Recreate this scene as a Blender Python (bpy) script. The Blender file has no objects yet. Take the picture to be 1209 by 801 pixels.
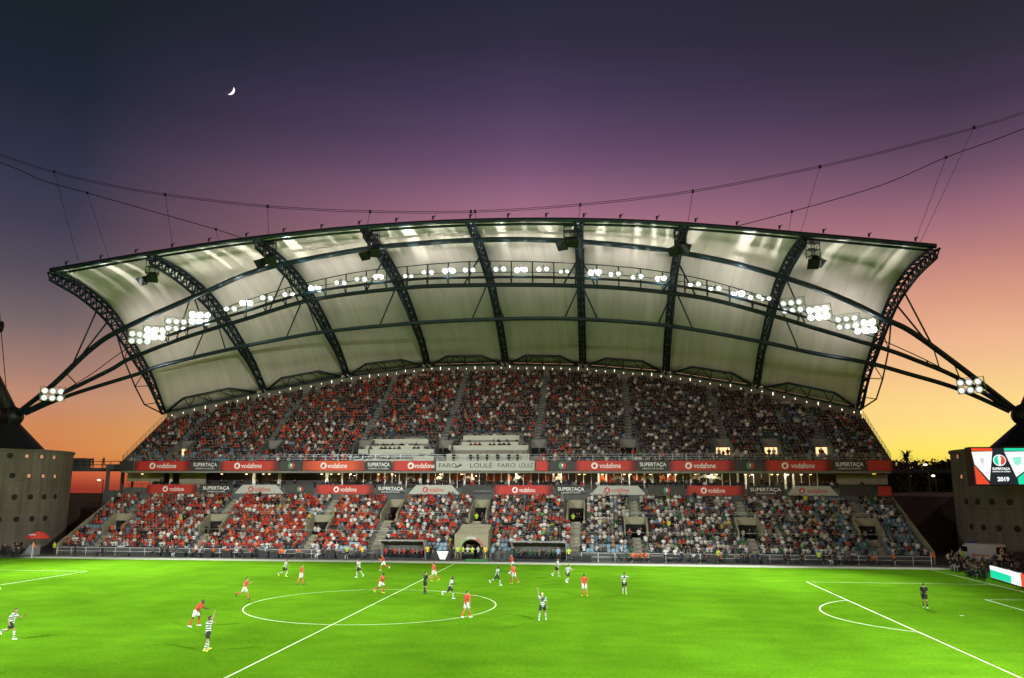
import bpy, bmesh, math, random
import numpy as np
from mathutils import Vector, Matrix
random.seed(7); RNG = np.random.default_rng(7)
R = math.radians
scene = bpy.context.scene
col = scene.collection

# ------------------------------------------------------------------ camera
CAMP = [17.0779, -60.9551, 8.3967, -0.109826, 0.1850484, 0.0029524, 952.03]
CP = np.array(CAMP[:3])
def _axes():
    yaw, pit, rol = CAMP[3:6]
    cy, sy, cp, sp = math.cos(yaw), math.sin(yaw), math.cos(pit), math.sin(pit)
    f = np.array([sy*cp, cy*cp, sp]); r = np.array([cy, -sy, 0.0]); u = np.cross(r, f)
    return r*math.cos(rol)+u*math.sin(rol), -r*math.sin(rol)+u*math.cos(rol), f
AR, AU, AF = _axes()
cam = bpy.data.cameras.new('camera'); camo = bpy.data.objects.new('camera', cam); col.objects.link(camo)
cam.sensor_width = 36.0; cam.lens = CAMP[6]/1209*36; cam.clip_start = 0.5; cam.clip_end = 6000
M4 = Matrix.Identity(4)
for i in range(3):
    M4[i][0] = AR[i]; M4[i][1] = AU[i]; M4[i][2] = -AF[i]; M4[i][3] = CP[i]
camo.matrix_world = M4
scene.camera = camo

def ray(px):
    v = AF*CAMP[6] + AR*(px[0]-604.5) - AU*(px[1]-400.5)
    return v/np.linalg.norm(v)
def aty(px, y):
    v = ray(px); return CP + v*((y-CP[1])/v[1])
def atz(px, z=0.0):
    v = ray(px); return CP + v*((z-CP[2])/v[2])
RK0, RKS = 11.9, 0.657                      # upper rake: z = RK0 + RKS*(y-51.5)
def rake(px, off=1.9):
    v = ray(px); a = RK0+off-RKS*51.5
    t = (a+RKS*CP[1]-CP[2])/(v[2]-RKS*v[1]); return CP + t*v
LY0, LZ0, LD, LRS, LN = 40.6, 0.55, 0.8, 0.44, 15     # lower tier rows
def lowrake(px, off=0.0):
    s = LRS/LD; v = ray(px); a = LZ0+off-s*LY0
    t = (a+s*CP[1]-CP[2])/(v[2]-s*v[1]); return CP + t*v

# ------------------------------------------------------------------ materials
def newmat(name):
    m = bpy.data.materials.new(name); m.use_nodes = True
    nt = m.node_tree; b = nt.nodes['Principled BSDF']
    return m, nt, b
def mat(name, c, rough=0.6, metal=0.0, noise=0.0, nscale=3.0, emis=None, estr=0.0, spec=None, detail=5.0):
    m, nt, b = newmat(name)
    b.inputs['Roughness'].default_value = rough; b.inputs['Metallic'].default_value = metal
    if spec is not None: b.inputs['Specular IOR Level'].default_value = spec
    if noise > 0:
        tc = nt.nodes.new('ShaderNodeTexCoord'); n = nt.nodes.new('ShaderNodeTexNoise')
        n.inputs['Scale'].default_value = nscale; n.inputs['Detail'].default_value = detail; n.inputs['Roughness'].default_value = 0.65
        nt.links.new(tc.outputs['Object'], n.inputs['Vector'])
        rp = nt.nodes.new('ShaderNodeValToRGB')
        rp.color_ramp.elements[0].position = 0.25; rp.color_ramp.elements[1].position = 0.75
        rp.color_ramp.elements[0].color = tuple(max(0, x*(1-noise)) for x in c)+(1,)
        rp.color_ramp.elements[1].color = tuple(min(1, x*(1+noise)) for x in c)+(1,)
        nt.links.new(n.outputs['Fac'], rp.inputs['Fac']); nt.links.new(rp.outputs['Color'], b.inputs['Base Color'])
        bp = nt.nodes.new('ShaderNodeBump'); bp.inputs['Strength'].default_value = 0.15
        nt.links.new(n.outputs['Fac'], bp.inputs['Height']); nt.links.new(bp.outputs['Normal'], b.inputs['Normal'])
    else:
        b.inputs['Base Color'].default_value = tuple(c)+(1,)
    if emis is not None:
        b.inputs['Emission Color'].default_value = tuple(emis)+(1,); b.inputs['Emission Strength'].default_value = estr
    return m
def objcolor_mat(name, rough=0.8):
    m, nt, b = newmat(name); b.inputs['Roughness'].default_value = rough
    oi = nt.nodes.new('ShaderNodeObjectInfo'); nt.links.new(oi.outputs['Color'], b.inputs['Base Color'])
    return m

M = {}
M['steel'] = mat('blue_steel', (0.009, 0.026, 0.040), 0.42, 0.15, 0.25, 1.5)
M['steel_grey'] = mat('galvanised_steel', (0.30, 0.34, 0.36), 0.35, 0.7, 0.2, 2.0)
M['black_steel'] = mat('black_steel', (0.012, 0.014, 0.016), 0.5, 0.1)
M['cable'] = mat('dark_cable', (0.02, 0.02, 0.024), 0.5, 0.4)
M['concrete'] = mat('concrete', (0.20, 0.19, 0.16), 0.85, 0, 0.22, 1.2)
def tower_mat():
    """weathered drum concrete: blotches, rain streaks running down and vertical board joints"""
    m, nt, b = newmat('weathered_concrete'); b.inputs['Roughness'].default_value = .9
    tc = nt.nodes.new('ShaderNodeTexCoord'); cur = None
    for (sx, sz, sc, lo, hi, det) in ((1, 1, .35, .80, 1.18, 6), (1, .05, 1.6, .72, 1.12, 5), (1, 1, 6.0, .88, 1.12, 4)):
        mp = nt.nodes.new('ShaderNodeMapping'); mp.inputs['Scale'].default_value = (sx, sx, sz); nt.links.new(tc.outputs['Object'], mp.inputs['Vector'])
        n = nt.nodes.new('ShaderNodeTexNoise'); n.inputs['Scale'].default_value = sc; n.inputs['Detail'].default_value = det; nt.links.new(mp.outputs[0], n.inputs['Vector'])
        r = nt.nodes.new('ShaderNodeMapRange'); r.inputs['From Min'].default_value = .3; r.inputs['From Max'].default_value = .7; r.inputs['To Min'].default_value = lo; r.inputs['To Max'].default_value = hi; nt.links.new(n.outputs['Fac'], r.inputs['Value'])
        if cur is None: cur = r.outputs[0]
        else:
            q = nt.nodes.new('ShaderNodeMath'); q.operation = 'MULTIPLY'; nt.links.new(cur, q.inputs[0]); nt.links.new(r.outputs[0], q.inputs[1]); cur = q.outputs[0]
    v = nt.nodes.new('ShaderNodeVectorMath'); v.operation = 'SCALE'; v.inputs[0].default_value = (.185, .175, .130); nt.links.new(cur, v.inputs['Scale']); nt.links.new(v.outputs[0], b.inputs['Base Color']); return m
M['tower_concrete'] = tower_mat()
M['pale_concrete'] = mat('pale_concrete', (0.29, 0.27, 0.18), 0.8, 0, 0.15, 2.0)
M['dark_concrete'] = mat('dark_concrete', (0.09, 0.095, 0.095), 0.85, 0, 0.25, 1.0)
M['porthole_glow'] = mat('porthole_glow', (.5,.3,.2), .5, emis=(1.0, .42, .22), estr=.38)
M['dim_stair'] = mat('dim_stair_concrete', (0.075, 0.085, 0.085), .85, 0, .2, 2)  # upper-tier steps darkened, imitating the dimmer light of that tier
M['pale_apron'] = mat('pale_apron_turf', (0.50, 0.52, 0.40), .9, 0, .12, .8)
M['apron'] = mat('apron_paving', (0.13, 0.125, 0.105), 0.85, 0, 0.18, 1.0)
M['dark'] = mat('opening_shade', (0.006, 0.006, 0.007), 0.9)  # near-black colour painting the shade of unlit openings
M['soil'] = mat('dry_soil', (0.05, 0.036, 0.022), 0.95, 0, 0.4, 0.25)
M['asphalt'] = mat('asphalt', (0.045, 0.045, 0.045), 0.9, 0, 0.25, 2.0)
M['line'] = mat('line_paint', (0.46, 0.58, 0.24), 0.7, 0, 0.12, 2.0)
M['white'] = mat('white_paint', (0.74, 0.74, 0.70), 0.55)
M['shelter'] = mat('shelter_white', (0.36, 0.36, 0.33), .5)
M['porthole'] = mat('porthole_shade', (0.022, 0.021, 0.018), .8)
M['desk'] = mat('pale_desk_board', (0.44, 0.45, 0.36), 0.55, 0, 0.06, 1.0)
M['blue_seat'] = mat('pale_blue_plastic', (0.17, 0.30, 0.38), 0.45)
M['red_banner'] = mat('red_banner_cloth', (0.62, 0.035, 0.018), 0.6, 0, 0.15, 0.6)
M['orange_banner'] = mat('orange_banner_cloth', (0.66, 0.10, 0.025), 0.6, 0, 0.35, 0.7)
M['white_banner'] = mat('white_banner_cloth', (0.43, 0.44, 0.39), 0.6)
M['grey_banner'] = mat('charcoal_banner_cloth', (0.035, 0.032, 0.03), 0.6, 0, 0.3, 0.5)
M['banner_text_red'] = mat('red_print', (0.55, 0.03, 0.03), 0.6)
M['banner_text_dark'] = mat('grey_print', (0.05, 0.05, 0.05), 0.6)
M['print_white'] = mat('white_print', (0.85, 0.85, 0.82), 0.6)
M['green_print'] = mat('green_print', (0.05, 0.30, 0.12), 0.6)
M['glass_dark'] = mat('dark_glass', (0.01, 0.012, 0.014), 0.12)
def lamp_mat():
    """lens emission fades towards the rim, a soft glow edge put into the emission"""
    m, nt, b = newmat('floodlight_lens'); b.inputs['Base Color'].default_value = (.8, .85, .85, 1); b.inputs['Emission Color'].default_value = (.95, 1, .98, 1)
    tc = nt.nodes.new('ShaderNodeTexCoord'); sp = nt.nodes.new('ShaderNodeSeparateXYZ'); nt.links.new(tc.outputs['Object'], sp.inputs[0])
    cb = nt.nodes.new('ShaderNodeCombineXYZ'); nt.links.new(sp.outputs['X'], cb.inputs['X']); nt.links.new(sp.outputs['Y'], cb.inputs['Y'])
    ln = nt.nodes.new('ShaderNodeVectorMath'); ln.operation = 'LENGTH'; nt.links.new(cb.outputs[0], ln.inputs[0])
    r = nt.nodes.new('ShaderNodeMapRange'); r.interpolation_type = 'SMOOTHSTEP'; r.inputs['From Min'].default_value = .02; r.inputs['From Max'].default_value = .36; r.inputs['To Min'].default_value = 3.0; r.inputs['To Max'].default_value = .5
    pw = nt.nodes.new('ShaderNodeMath'); pw.operation = 'POWER'; pw.inputs[1].default_value = 2.0
    nt.links.new(ln.outputs['Value'], r.inputs['Value']); nt.links.new(r.outputs[0], pw.inputs[0]); nt.links.new(pw.outputs[0], b.inputs['Emission Strength']); m.cycles.emission_sampling = 'NONE'; return m
M['lamp'] = lamp_mat()
M['warm'] = mat('warm_lamp', (1, .8, .5), 0.4, emis=(1.0, 0.62, 0.28), estr=4.0)
M['room_glow'] = mat('room_glow_panel', (0.6, 0.5, 0.35), 0.7, emis=(1.0, 0.66, 0.30), estr=1.5)  # emission stands in for unseen room light behind some upper doorways
M['strip'] = mat('strip_lamp', (1, .9, .75), 0.4, emis=(1.0, 0.86, 0.66), estr=2.2)
M['foliage'] = mat('dark_foliage', (0.035, 0.05, 0.022), 0.9, 0, 0.4, 1.5)
M['bark'] = mat('bark', (0.06, 0.045, 0.03), 0.9, 0, 0.3, 3)
M['skin'] = mat('skin', (0.42, 0.24, 0.16), 0.6)
M['skin_dark'] = mat('dark_skin', (0.10, 0.05, 0.03), 0.6)
M['hair_dark'] = mat('dark_hair', (0.015, 0.011, 0.009), 0.7)
M['hair_blond'] = mat('blond_hair', (0.60, 0.50, 0.28), 0.7)
M['eye'] = mat('eye', (0.02, 0.02, 0.02), 0.2)
M['kit_red'] = mat('red_kit', (0.62, 0.045, 0.025), 0.75)
M['kit_white'] = mat('white_kit', (0.78, 0.78, 0.76), 0.75)
M['kit_black'] = mat('black_kit', (0.012, 0.012, 0.013), 0.7)
M['boot_yellow'] = mat('yellow_boot', (0.75, 0.68, 0.08), 0.4)
M['boot_white'] = mat('white_boot', (0.8, 0.8, 0.8), 0.4)
M['boot_dark'] = mat('dark_boot', (0.03, 0.04, 0.07), 0.4)
M['hi_vis'] = mat('hi_vis_yellow', (0.50, 0.72, 0.05), 0.7)
M['hi_vis_orange'] = mat('hi_vis_orange', (0.80, 0.14, 0.03), 0.7)
M['top'] = objcolor_mat('clothing_top')
M['jeans'] = mat('dark_trousers', (0.02, 0.025, 0.04), 0.85)
M['glove'] = mat('glove', (0.55, 0.70, 0.08), 0.6)
M['tinted'] = mat('window_glass', (0.03, 0.035, 0.035), 0.08)
M['tinted'].node_tree.nodes['Principled BSDF'].inputs['Alpha'].default_value = .22
M['room'] = mat('box_room_wall', (.22, .19, .13), .8, 0, .3, .4)

def hoops_mat(name, a, b2, freq):
    m, nt, b = newmat(name); b.inputs['Roughness'].default_value = 0.75
    tc = nt.nodes.new('ShaderNodeTexCoord'); sp = nt.nodes.new('ShaderNodeSeparateXYZ')
    nt.links.new(tc.outputs['Object'], sp.inputs[0])
    mu = nt.nodes.new('ShaderNodeMath'); mu.operation = 'MULTIPLY'; mu.inputs[1].default_value = freq
    nt.links.new(sp.outputs['Z'], mu.inputs[0])
    fr = nt.nodes.new('ShaderNodeMath'); fr.operation = 'FRACT'; nt.links.new(mu.outputs[0], fr.inputs[0])
    gt = nt.nodes.new('ShaderNodeMath'); gt.operation = 'GREATER_THAN'; gt.inputs[1].default_value = 0.58
    nt.links.new(fr.outputs[0], gt.inputs[0])
    mx = nt.nodes.new('ShaderNodeMix'); mx.data_type = 'RGBA'
    mx.inputs['A'].default_value = tuple(a)+(1,); mx.inputs['B'].default_value = tuple(b2)+(1,)
    nt.links.new(gt.outputs[0], mx.inputs['Factor']); nt.links.new(mx.outputs['Result'], b.inputs['Base Color'])
    return m
M['hoops'] = hoops_mat('green_white_hoops', (0.72, 0.75, 0.72), (0.012, 0.10, 0.05), 8.0)

def attr_mat(name, rough=0.85):
    m, nt, b = newmat(name); b.inputs['Roughness'].default_value = rough; b.inputs['Specular IOR Level'].default_value = 0.2
    a = nt.nodes.new('ShaderNodeAttribute'); a.attribute_name = 'cloth'
    nt.links.new(a.outputs['Color'], b.inputs['Base Color'])
    return m
M['crowd'] = attr_mat('crowd_clothing')

def grass_mat():
    m, nt, b = newmat('pitch_grass'); b.inputs['Roughness'].default_value = 0.85; b.inputs['Specular IOR Level'].default_value = 0.02
    tc = nt.nodes.new('ShaderNodeTexCoord')
    def noise(scale, sx, sy, det=4):
        mp = nt.nodes.new('ShaderNodeMapping'); mp.inputs['Scale'].default_value = (sx, sy, 1)
        n = nt.nodes.new('ShaderNodeTexNoise'); n.inputs['Scale'].default_value = scale; n.inputs['Detail'].default_value = det
        nt.links.new(tc.outputs['Object'], mp.inputs['Vector']); nt.links.new(mp.outputs[0], n.inputs['Vector']); return n
    n1 = noise(0.07, 1, 1.3); n2 = noise(0.5, .7, 1, 8); n3 = noise(5.0, 1, .7, 8)
    def mul(n, lo, hi):
        r = nt.nodes.new('ShaderNodeMapRange'); r.inputs['From Min'].default_value = 0.3; r.inputs['From Max'].default_value = 0.7
        r.inputs['To Min'].default_value = lo; r.inputs['To Max'].default_value = hi; nt.links.new(n.outputs['Fac'], r.inputs['Value']); return r
    r1, r2, r3 = mul(n1, .81, 1.13), mul(n2, .90, 1.10), mul(n3, .86, 1.14)
    # mowing bands along the pitch
    sp = nt.nodes.new('ShaderNodeSeparateXYZ'); nt.links.new(tc.outputs['Object'], sp.inputs[0])
    s = nt.nodes.new('ShaderNodeMath'); s.operation = 'MULTIPLY'; s.inputs[1].default_value = math.pi/5.25; nt.links.new(sp.outputs['X'], s.inputs[0])
    sn = nt.nodes.new('ShaderNodeMath'); sn.operation = 'SINE'; nt.links.new(s.outputs[0], sn.inputs[0])
    rb = nt.nodes.new('ShaderNodeMapRange'); rb.inputs['From Min'].default_value = -.3; rb.inputs['From Max'].default_value = .3
    rb.inputs['To Min'].default_value = .955; rb.inputs['To Max'].default_value = 1.045; nt.links.new(sn.outputs[0], rb.inputs['Value'])
    cur = rb.outputs[0]
    for r in (r1, r2, r3):
        mm = nt.nodes.new('ShaderNodeMath'); mm.operation = 'MULTIPLY'; nt.links.new(cur, mm.inputs[0]); nt.links.new(r.outputs[0], mm.inputs[1]); cur = mm.outputs[0]
    hue = nt.nodes.new('ShaderNodeMix'); hue.data_type = 'RGBA'
    hue.inputs['A'].default_value = (0.066, 0.186, 0.0070, 1); hue.inputs['B'].default_value = (0.090, 0.208, 0.0070, 1)
    nt.links.new(n2.outputs['Fac'], hue.inputs['Factor'])
    vm = nt.nodes.new('ShaderNodeVectorMath'); vm.operation = 'SCALE'
    nt.links.new(hue.outputs['Result'], vm.inputs[0]); nt.links.new(cur, vm.inputs['Scale'])
    df = nt.nodes.new('ShaderNodeBsdfDiffuse'); nt.links.new(vm.outputs[0], df.inputs['Color']); nt.links.new(df.outputs[0], nt.nodes['Material Output'].inputs['Surface']); nt.nodes.remove(b)
    bp = nt.nodes.new('ShaderNodeBump'); bp.inputs['Strength'].default_value = 0.3; bp.inputs['Distance'].default_value = .03
    nt.links.new(n3.outputs['Fac'], bp.inputs['Height']); nt.links.new(bp.outputs[0], df.inputs['Normal'])
    return m
M['grass'] = grass_mat()

def membrane_mat():
    m, nt, b = newmat('roof_membrane'); b.inputs['Roughness'].default_value = 0.38; b.inputs['Specular IOR Level'].default_value = 0.5
    tc = nt.nodes.new('ShaderNodeTexCoord')
    n = nt.nodes.new('ShaderNodeTexNoise'); n.inputs['Scale'].default_value = .18; n.inputs['Detail'].default_value = 5
    nt.links.new(tc.outputs['Object'], n.inputs['Vector'])
    rp = nt.nodes.new('ShaderNodeValToRGB')
    rp.color_ramp.elements[0].position = .3; rp.color_ramp.elements[1].position = .7
    rp.color_ramp.elements[0].color = (0.72, 0.65, 0.57, 1); rp.color_ramp.elements[1].color = (0.80, 0.73, 0.65, 1)
    # welded seams every 2.4 m, and dirt washed down the slope
    sp = nt.nodes.new('ShaderNodeSeparateXYZ'); nt.links.new(tc.outputs['Object'], sp.inputs[0])
    ma = nt.nodes.new('ShaderNodeMath'); ma.operation = 'PINGPONG'; ma.inputs[1].default_value = 1.2; nt.links.new(sp.outputs['X'], ma.inputs[0])
    sr_ = nt.nodes.new('ShaderNodeMapRange'); sr_.inputs['From Min'].default_value = .0; sr_.inputs['From Max'].default_value = .09; sr_.inputs['To Min'].default_value = .86; sr_.inputs['To Max'].default_value = 1; nt.links.new(ma.outputs[0], sr_.inputs['Value'])
    mp = nt.nodes.new('ShaderNodeMapping'); mp.inputs['Scale'].default_value = (1, .08, .08); nt.links.new(tc.outputs['Object'], mp.inputs['Vector'])
    n2 = nt.nodes.new('ShaderNodeTexNoise'); n2.inputs['Scale'].default_value = 1.1; n2.inputs['Detail'].default_value = 6; nt.links.new(mp.outputs[0], n2.inputs['Vector'])
    dr = nt.nodes.new('ShaderNodeMapRange'); dr.inputs['From Min'].default_value = .3; dr.inputs['From Max'].default_value = .6; dr.inputs['To Min'].default_value = .84; dr.inputs['To Max'].default_value = 1; nt.links.new(n2.outputs['Fac'], dr.inputs['Value'])
    mm = nt.nodes.new('ShaderNodeMath'); mm.operation = 'MULTIPLY'; nt.links.new(sr_.outputs[0], mm.inputs[0]); nt.links.new(dr.outputs[0], mm.inputs[1])
    vm = nt.nodes.new('ShaderNodeVectorMath'); vm.operation = 'SCALE'; nt.links.new(rp.outputs['Color'], vm.inputs[0]); nt.links.new(mm.outputs[0], vm.inputs['Scale'])
    nt.links.new(n.outputs['Fac'], rp.inputs['Fac']); nt.links.new(vm.outputs[0], b.inputs['Base Color'])
    return m
M['membrane'] = membrane_mat()

# ------------------------------------------------------------------ mesh helpers
class MB:
    """Collects simple solids and links them as ONE mesh object."""
    def __init__(s): s.v = []; s.f = []; s.mi = []
    def add(s, vs, fs, mi=0):
        b = len(s.v); s.v.extend([tuple(map(float, p)) for p in vs]); s.f.extend([tuple(b+i for i in f) for f in fs]); s.mi.extend([mi]*len(fs))
    def box(s, x0, x1, y0, y1, z0, z1, mi=0):
        s.add([(x0,y0,z0),(x1,y0,z0),(x1,y1,z0),(x0,y1,z0),(x0,y0,z1),(x1,y0,z1),(x1,y1,z1),(x0,y1,z1)],
              [(0,3,2,1),(4,5,6,7),(0,1,5,4),(1,2,6,5),(2,3,7,6),(3,0,4,7)], mi)
    def obox(s, c, ax, ay, az, mi=0):
        c, ax, ay, az = map(np.array, (c, ax, ay, az)); vs = []
        for k in (-1, 1):
            for (i, j) in ((-1,-1),(1,-1),(1,1),(-1,1)): vs.append(c+ax*i+ay*j+az*k)
        s.add(vs, [(0,3,2,1),(4,5,6,7),(0,1,5,4),(1,2,6,5),(2,3,7,6),(3,0,4,7)], mi)
    def tube(s, pts, r, n=8, mi=0, caps=True):
        pts = [np.array(p, float) for p in pts]; rs = r if isinstance(r, (list, tuple)) else [r]*len(pts)
        b = len(s.v); prev = None
        for i, p in enumerate(pts):
            t = pts[min(i+1, len(pts)-1)]-pts[max(i-1, 0)]; t /= (np.linalg.norm(t)+1e-12)
            if prev is None:
                a = np.array([0,0,1.0]) if abs(t[2]) < .9 else np.array([1.0,0,0])
            else: a = prev
            u = a-t*(a@t); u /= (np.linalg.norm(u)+1e-12); w = np.cross(t, u); prev = u
            for k in range(n):
                th = 2*math.pi*k/n; s.v.append(tuple(p+rs[i]*(u*math.cos(th)+w*math.sin(th))))
        for i in range(len(pts)-1):
            for k in range(n):
                a0 = b+i*n+k; a1 = b+i*n+(k+1) % n; s.f.append((a0, a1, a1+n, a0+n)); s.mi.append(mi)
        if caps:
            s.f.append(tuple(b+k for k in reversed(range(n)))); s.mi.append(mi)
            e = b+(len(pts)-1)*n; s.f.append(tuple(e+k for k in range(n))); s.mi.append(mi)
    def sphere(s, c, r, nu=10, nv=7, mi=0):
        rx, ry, rz = r if isinstance(r, (tuple, list)) else (r, r, r); vs = [(c[0], c[1], c[2]+rz)]; fs = []
        for i in range(1, nv):
            for k in range(nu):
                ph = math.pi*i/nv; th = 2*math.pi*k/nu
                vs.append((c[0]+rx*math.sin(ph)*math.cos(th), c[1]+ry*math.sin(ph)*math.sin(th), c[2]+rz*math.cos(ph)))
        vs.append((c[0], c[1], c[2]-rz)); L = len(vs)-1
        for k in range(nu):
            fs.append((0, 1+k, 1+(k+1) % nu)); fs.append((L, L-nu+(k+1) % nu, L-nu+k))
        for i in range(nv-2):
            for k in range(nu):
                a = 1+i*nu+k; a2 = 1+i*nu+(k+1) % nu; fs.append((a, a+nu, a2+nu, a2))
        s.add(vs, fs, mi)
    def lathe(s, prof, c=(0,0,0), n=24, mi=0, a0=0, a1=2*math.pi):
        """prof: (r,z) list, revolved about vertical axis"""
        full = abs(a1-a0-2*math.pi) < 1e-6; m = n if full else n+1; b = len(s.v)
        for (r, z) in prof:
            for k in range(m):
                th = a0+(a1-a0)*k/n; s.v.append((c[0]+r*math.cos(th), c[1]+r*math.sin(th), c[2]+z))
        for i in range(len(prof)-1):
            for k in range(n):
                q = (k+1) % m; s.f.append((b+i*m+k, b+i*m+q, b+(i+1)*m+q, b+(i+1)*m+k)); s.mi.append(mi)
    def prism(s, poly, d0, d1, frame, mi=0):
        """poly: 2-D outline (a,b); frame: origin, axis a, axis b, axis depth"""
        o, A, B, D = map(lambda q: np.array(q, float), frame); n = len(poly)
        vs = [o+A*a+B*b_+D*d0 for a, b_ in poly]+[o+A*a+B*b_+D*d1 for a, b_ in poly]
        fs = [tuple(range(n)), tuple(reversed(range(n, 2*n)))]+[(i, i+n, (i+1) % n+n, (i+1) % n) for i in range(n)]
        s.add(vs, fs, mi)
    def build(s, name, m, parent=None, smooth=False, loc=None):
        me = bpy.data.meshes.new(name); vs = s.v
        if loc is not None: vs = [(p[0]-loc[0], p[1]-loc[1], p[2]-loc[2]) for p in vs]
        me.from_pydata(vs, [], s.f)
        ms = m if isinstance(m, (list, tuple)) else [m]
        for q in ms: me.materials.append(M[q] if isinstance(q, str) else q)
        if len(ms) > 1: me.polygons.foreach_set('material_index', s.mi)
        bm = bmesh.new(); bm.from_mesh(me); bmesh.ops.recalc_face_normals(bm, faces=bm.faces); bm.to_mesh(me); bm.free()
        if smooth: me.polygons.foreach_set('use_smooth', [True]*len(me.polygons))
        o = bpy.data.objects.new(name, me); col.objects.link(o)
        if loc is not None: o.location = loc
        if parent is not None: attach(o, parent)
        return o
def attach(o, parent):
    """Parts are modelled in world coordinates when the thing's Empty stands away from the origin."""
    o.parent = parent
    if parent.type == 'EMPTY' and parent.parent is None: o.matrix_parent_inverse = Matrix.Translation(-Vector(parent.location))
def tag(o, label=None, cat=None, group=None, kind=None):
    if label: o['label'] = label
    if cat: o['category'] = cat
    if group: o['group'] = group
    if kind: o['kind'] = kind
    return o
def empty(name, loc=(0,0,0), rz=0.0, label=None, cat=None, group=None):
    o = bpy.data.objects.new(name, None); col.objects.link(o); o.location = loc; o.rotation_euler = (0,0,rz)
    o.empty_display_size = .2
    return tag(o, label, cat, group)
def copy_tree(o, parent=None):
    c = o.copy(); col.objects.link(c)
    if parent is not None: c.parent = parent
    for ch in list(o.children): copy_tree(ch, c)
    return c
def text_mesh(s, size, extrude=0.008, bold=0.0, align='CENTER', width=1.0):
    cu = bpy.data.curves.new('t', 'FONT'); cu.body = s; cu.size = size; cu.extrude = extrude; cu.offset = bold
    cu.align_x = align; cu.align_y = 'CENTER'; cu.resolution_u = 3
    o = bpy.data.objects.new('t', cu); col.objects.link(o)
    dg = bpy.context.evaluated_depsgraph_get(); dg.update()
    me = bpy.data.meshes.new_from_object(o.evaluated_get(dg)); bpy.data.objects.remove(o); bpy.data.curves.remove(cu)
    for v in me.vertices: v.co.x *= width
    return me
def text_obj(name, s, size, m, loc, parent=None, rx=math.pi/2, rz=0.0, bold=0.0, align='CENTER', width=1.0, extrude=0.008):
    me = text_mesh(s, size, extrude, bold, align, width); me.name = name; me.materials.clear(); me.materials.append(M[m])
    o = bpy.data.objects.new(name, me); col.objects.link(o); o.rotation_euler = (rx, 0, rz); o.location = loc
    if parent is not None: attach(o, parent)
    return o
def ordinal(n):
    W = 'zeroth first second third fourth fifth sixth seventh eighth ninth tenth eleventh twelfth thirteenth fourteenth fifteenth sixteenth seventeenth eighteenth nineteenth twentieth'.split()
    if n <= 20: return W[n]
    T = {2:'twenty',3:'thirty',4:'forty',5:'fifty',6:'sixty'}
    return T[n//10]+'-'+W[n % 10] if n % 10 else {30:'thirtieth',40:'fortieth',50:'fiftieth',60:'sixtieth'}[n]
# ================================================================== SETTING
def sheet(name, x0, x1, y0, y1, z, m, kind='structure'):
    b = MB(); b.add([(x0,y0,z),(x1,y0,z),(x1,y1,z),(x0,y1,z)], [(0,1,2,3)]); o = b.build(name, m); return tag(o, kind=kind)
sheet('ground', -1500, 1500, -400, 1500, -0.03, 'soil')
sheet('stadium_forecourt_pavement', -95, 100, -56, 100, -0.012, 'asphalt')
sheet('pitch_apron_pavement', -60, 61, 33.0, 40.45, -0.006, 'apron')
sheet('touchline_apron_pavement', -54.5, 55.5, 33.5, 36.9, -0.003, 'pale_apron')
sheet('pitch_grass', -57.5, 57.5, -42, 34.5, 0.0, 'grass')
# painted lines: one sheet 4 mm above the grass
b = MB(); Z = 0.004; W = 0.052
def hl(x0, x1, y): b.add([(x0,y-W,Z),(x1,y-W,Z),(x1,y+W,Z),(x0,y+W,Z)], [(0,1,2,3)])
def vl(x, y0, y1): b.add([(x-W,y0,Z),(x+W,y0,Z),(x+W,y1,Z),(x-W,y1,Z)], [(0,1,2,3)])
def arc(cx, cy, r, a0, a1, n):
    vs = []; 
    for k in range(n+1):
        t = a0+(a1-a0)*k/n
        for q in (r-W, r+W): vs.append((cx+q*math.cos(t), cy+q*math.sin(t), Z))
    b.add(vs, [(2*k, 2*k+1, 2*k+3, 2*k+2) for k in range(n)])
hl(-52.5, 52.5, 34); hl(-52.5, 52.5, -34)
for x in (-52.5, 52.5): vl(x, -34+W, 34-W)
vl(0, -34+W, -9.15-W); vl(0, -9.15+W, 9.15-W); vl(0, 9.15+W, 34-W)
arc(0, 0, 9.15, 0, 2*math.pi, 128); arc(0, 0, .12, 0, 2*math.pi, 16)
for s in (-1, 1):
    for y in (-20.16, 20.16): hl(min(s*36, s*(52.5-W)), max(s*36, s*(52.5-W)), y)
    vl(s*36, -20.16+W, 20.16-W)
    for y in (-9.16, 9.16): hl(min(s*47, s*(52.5-W)), max(s*47, s*(52.5-W)), y)
    vl(s*47, -9.16+W, 9.16-W); arc(s*41.5, 0, .1, 0, 2*math.pi, 12)
    q = math.acos(5.5/9.15)-.012
    arc(s*41.5, 0, 9.15, (math.pi if s > 0 else 0)-q, (math.pi if s > 0 else 0)+q, 24)
tag(b.build('pitch_line_markings', 'line'), kind='structure')
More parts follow.
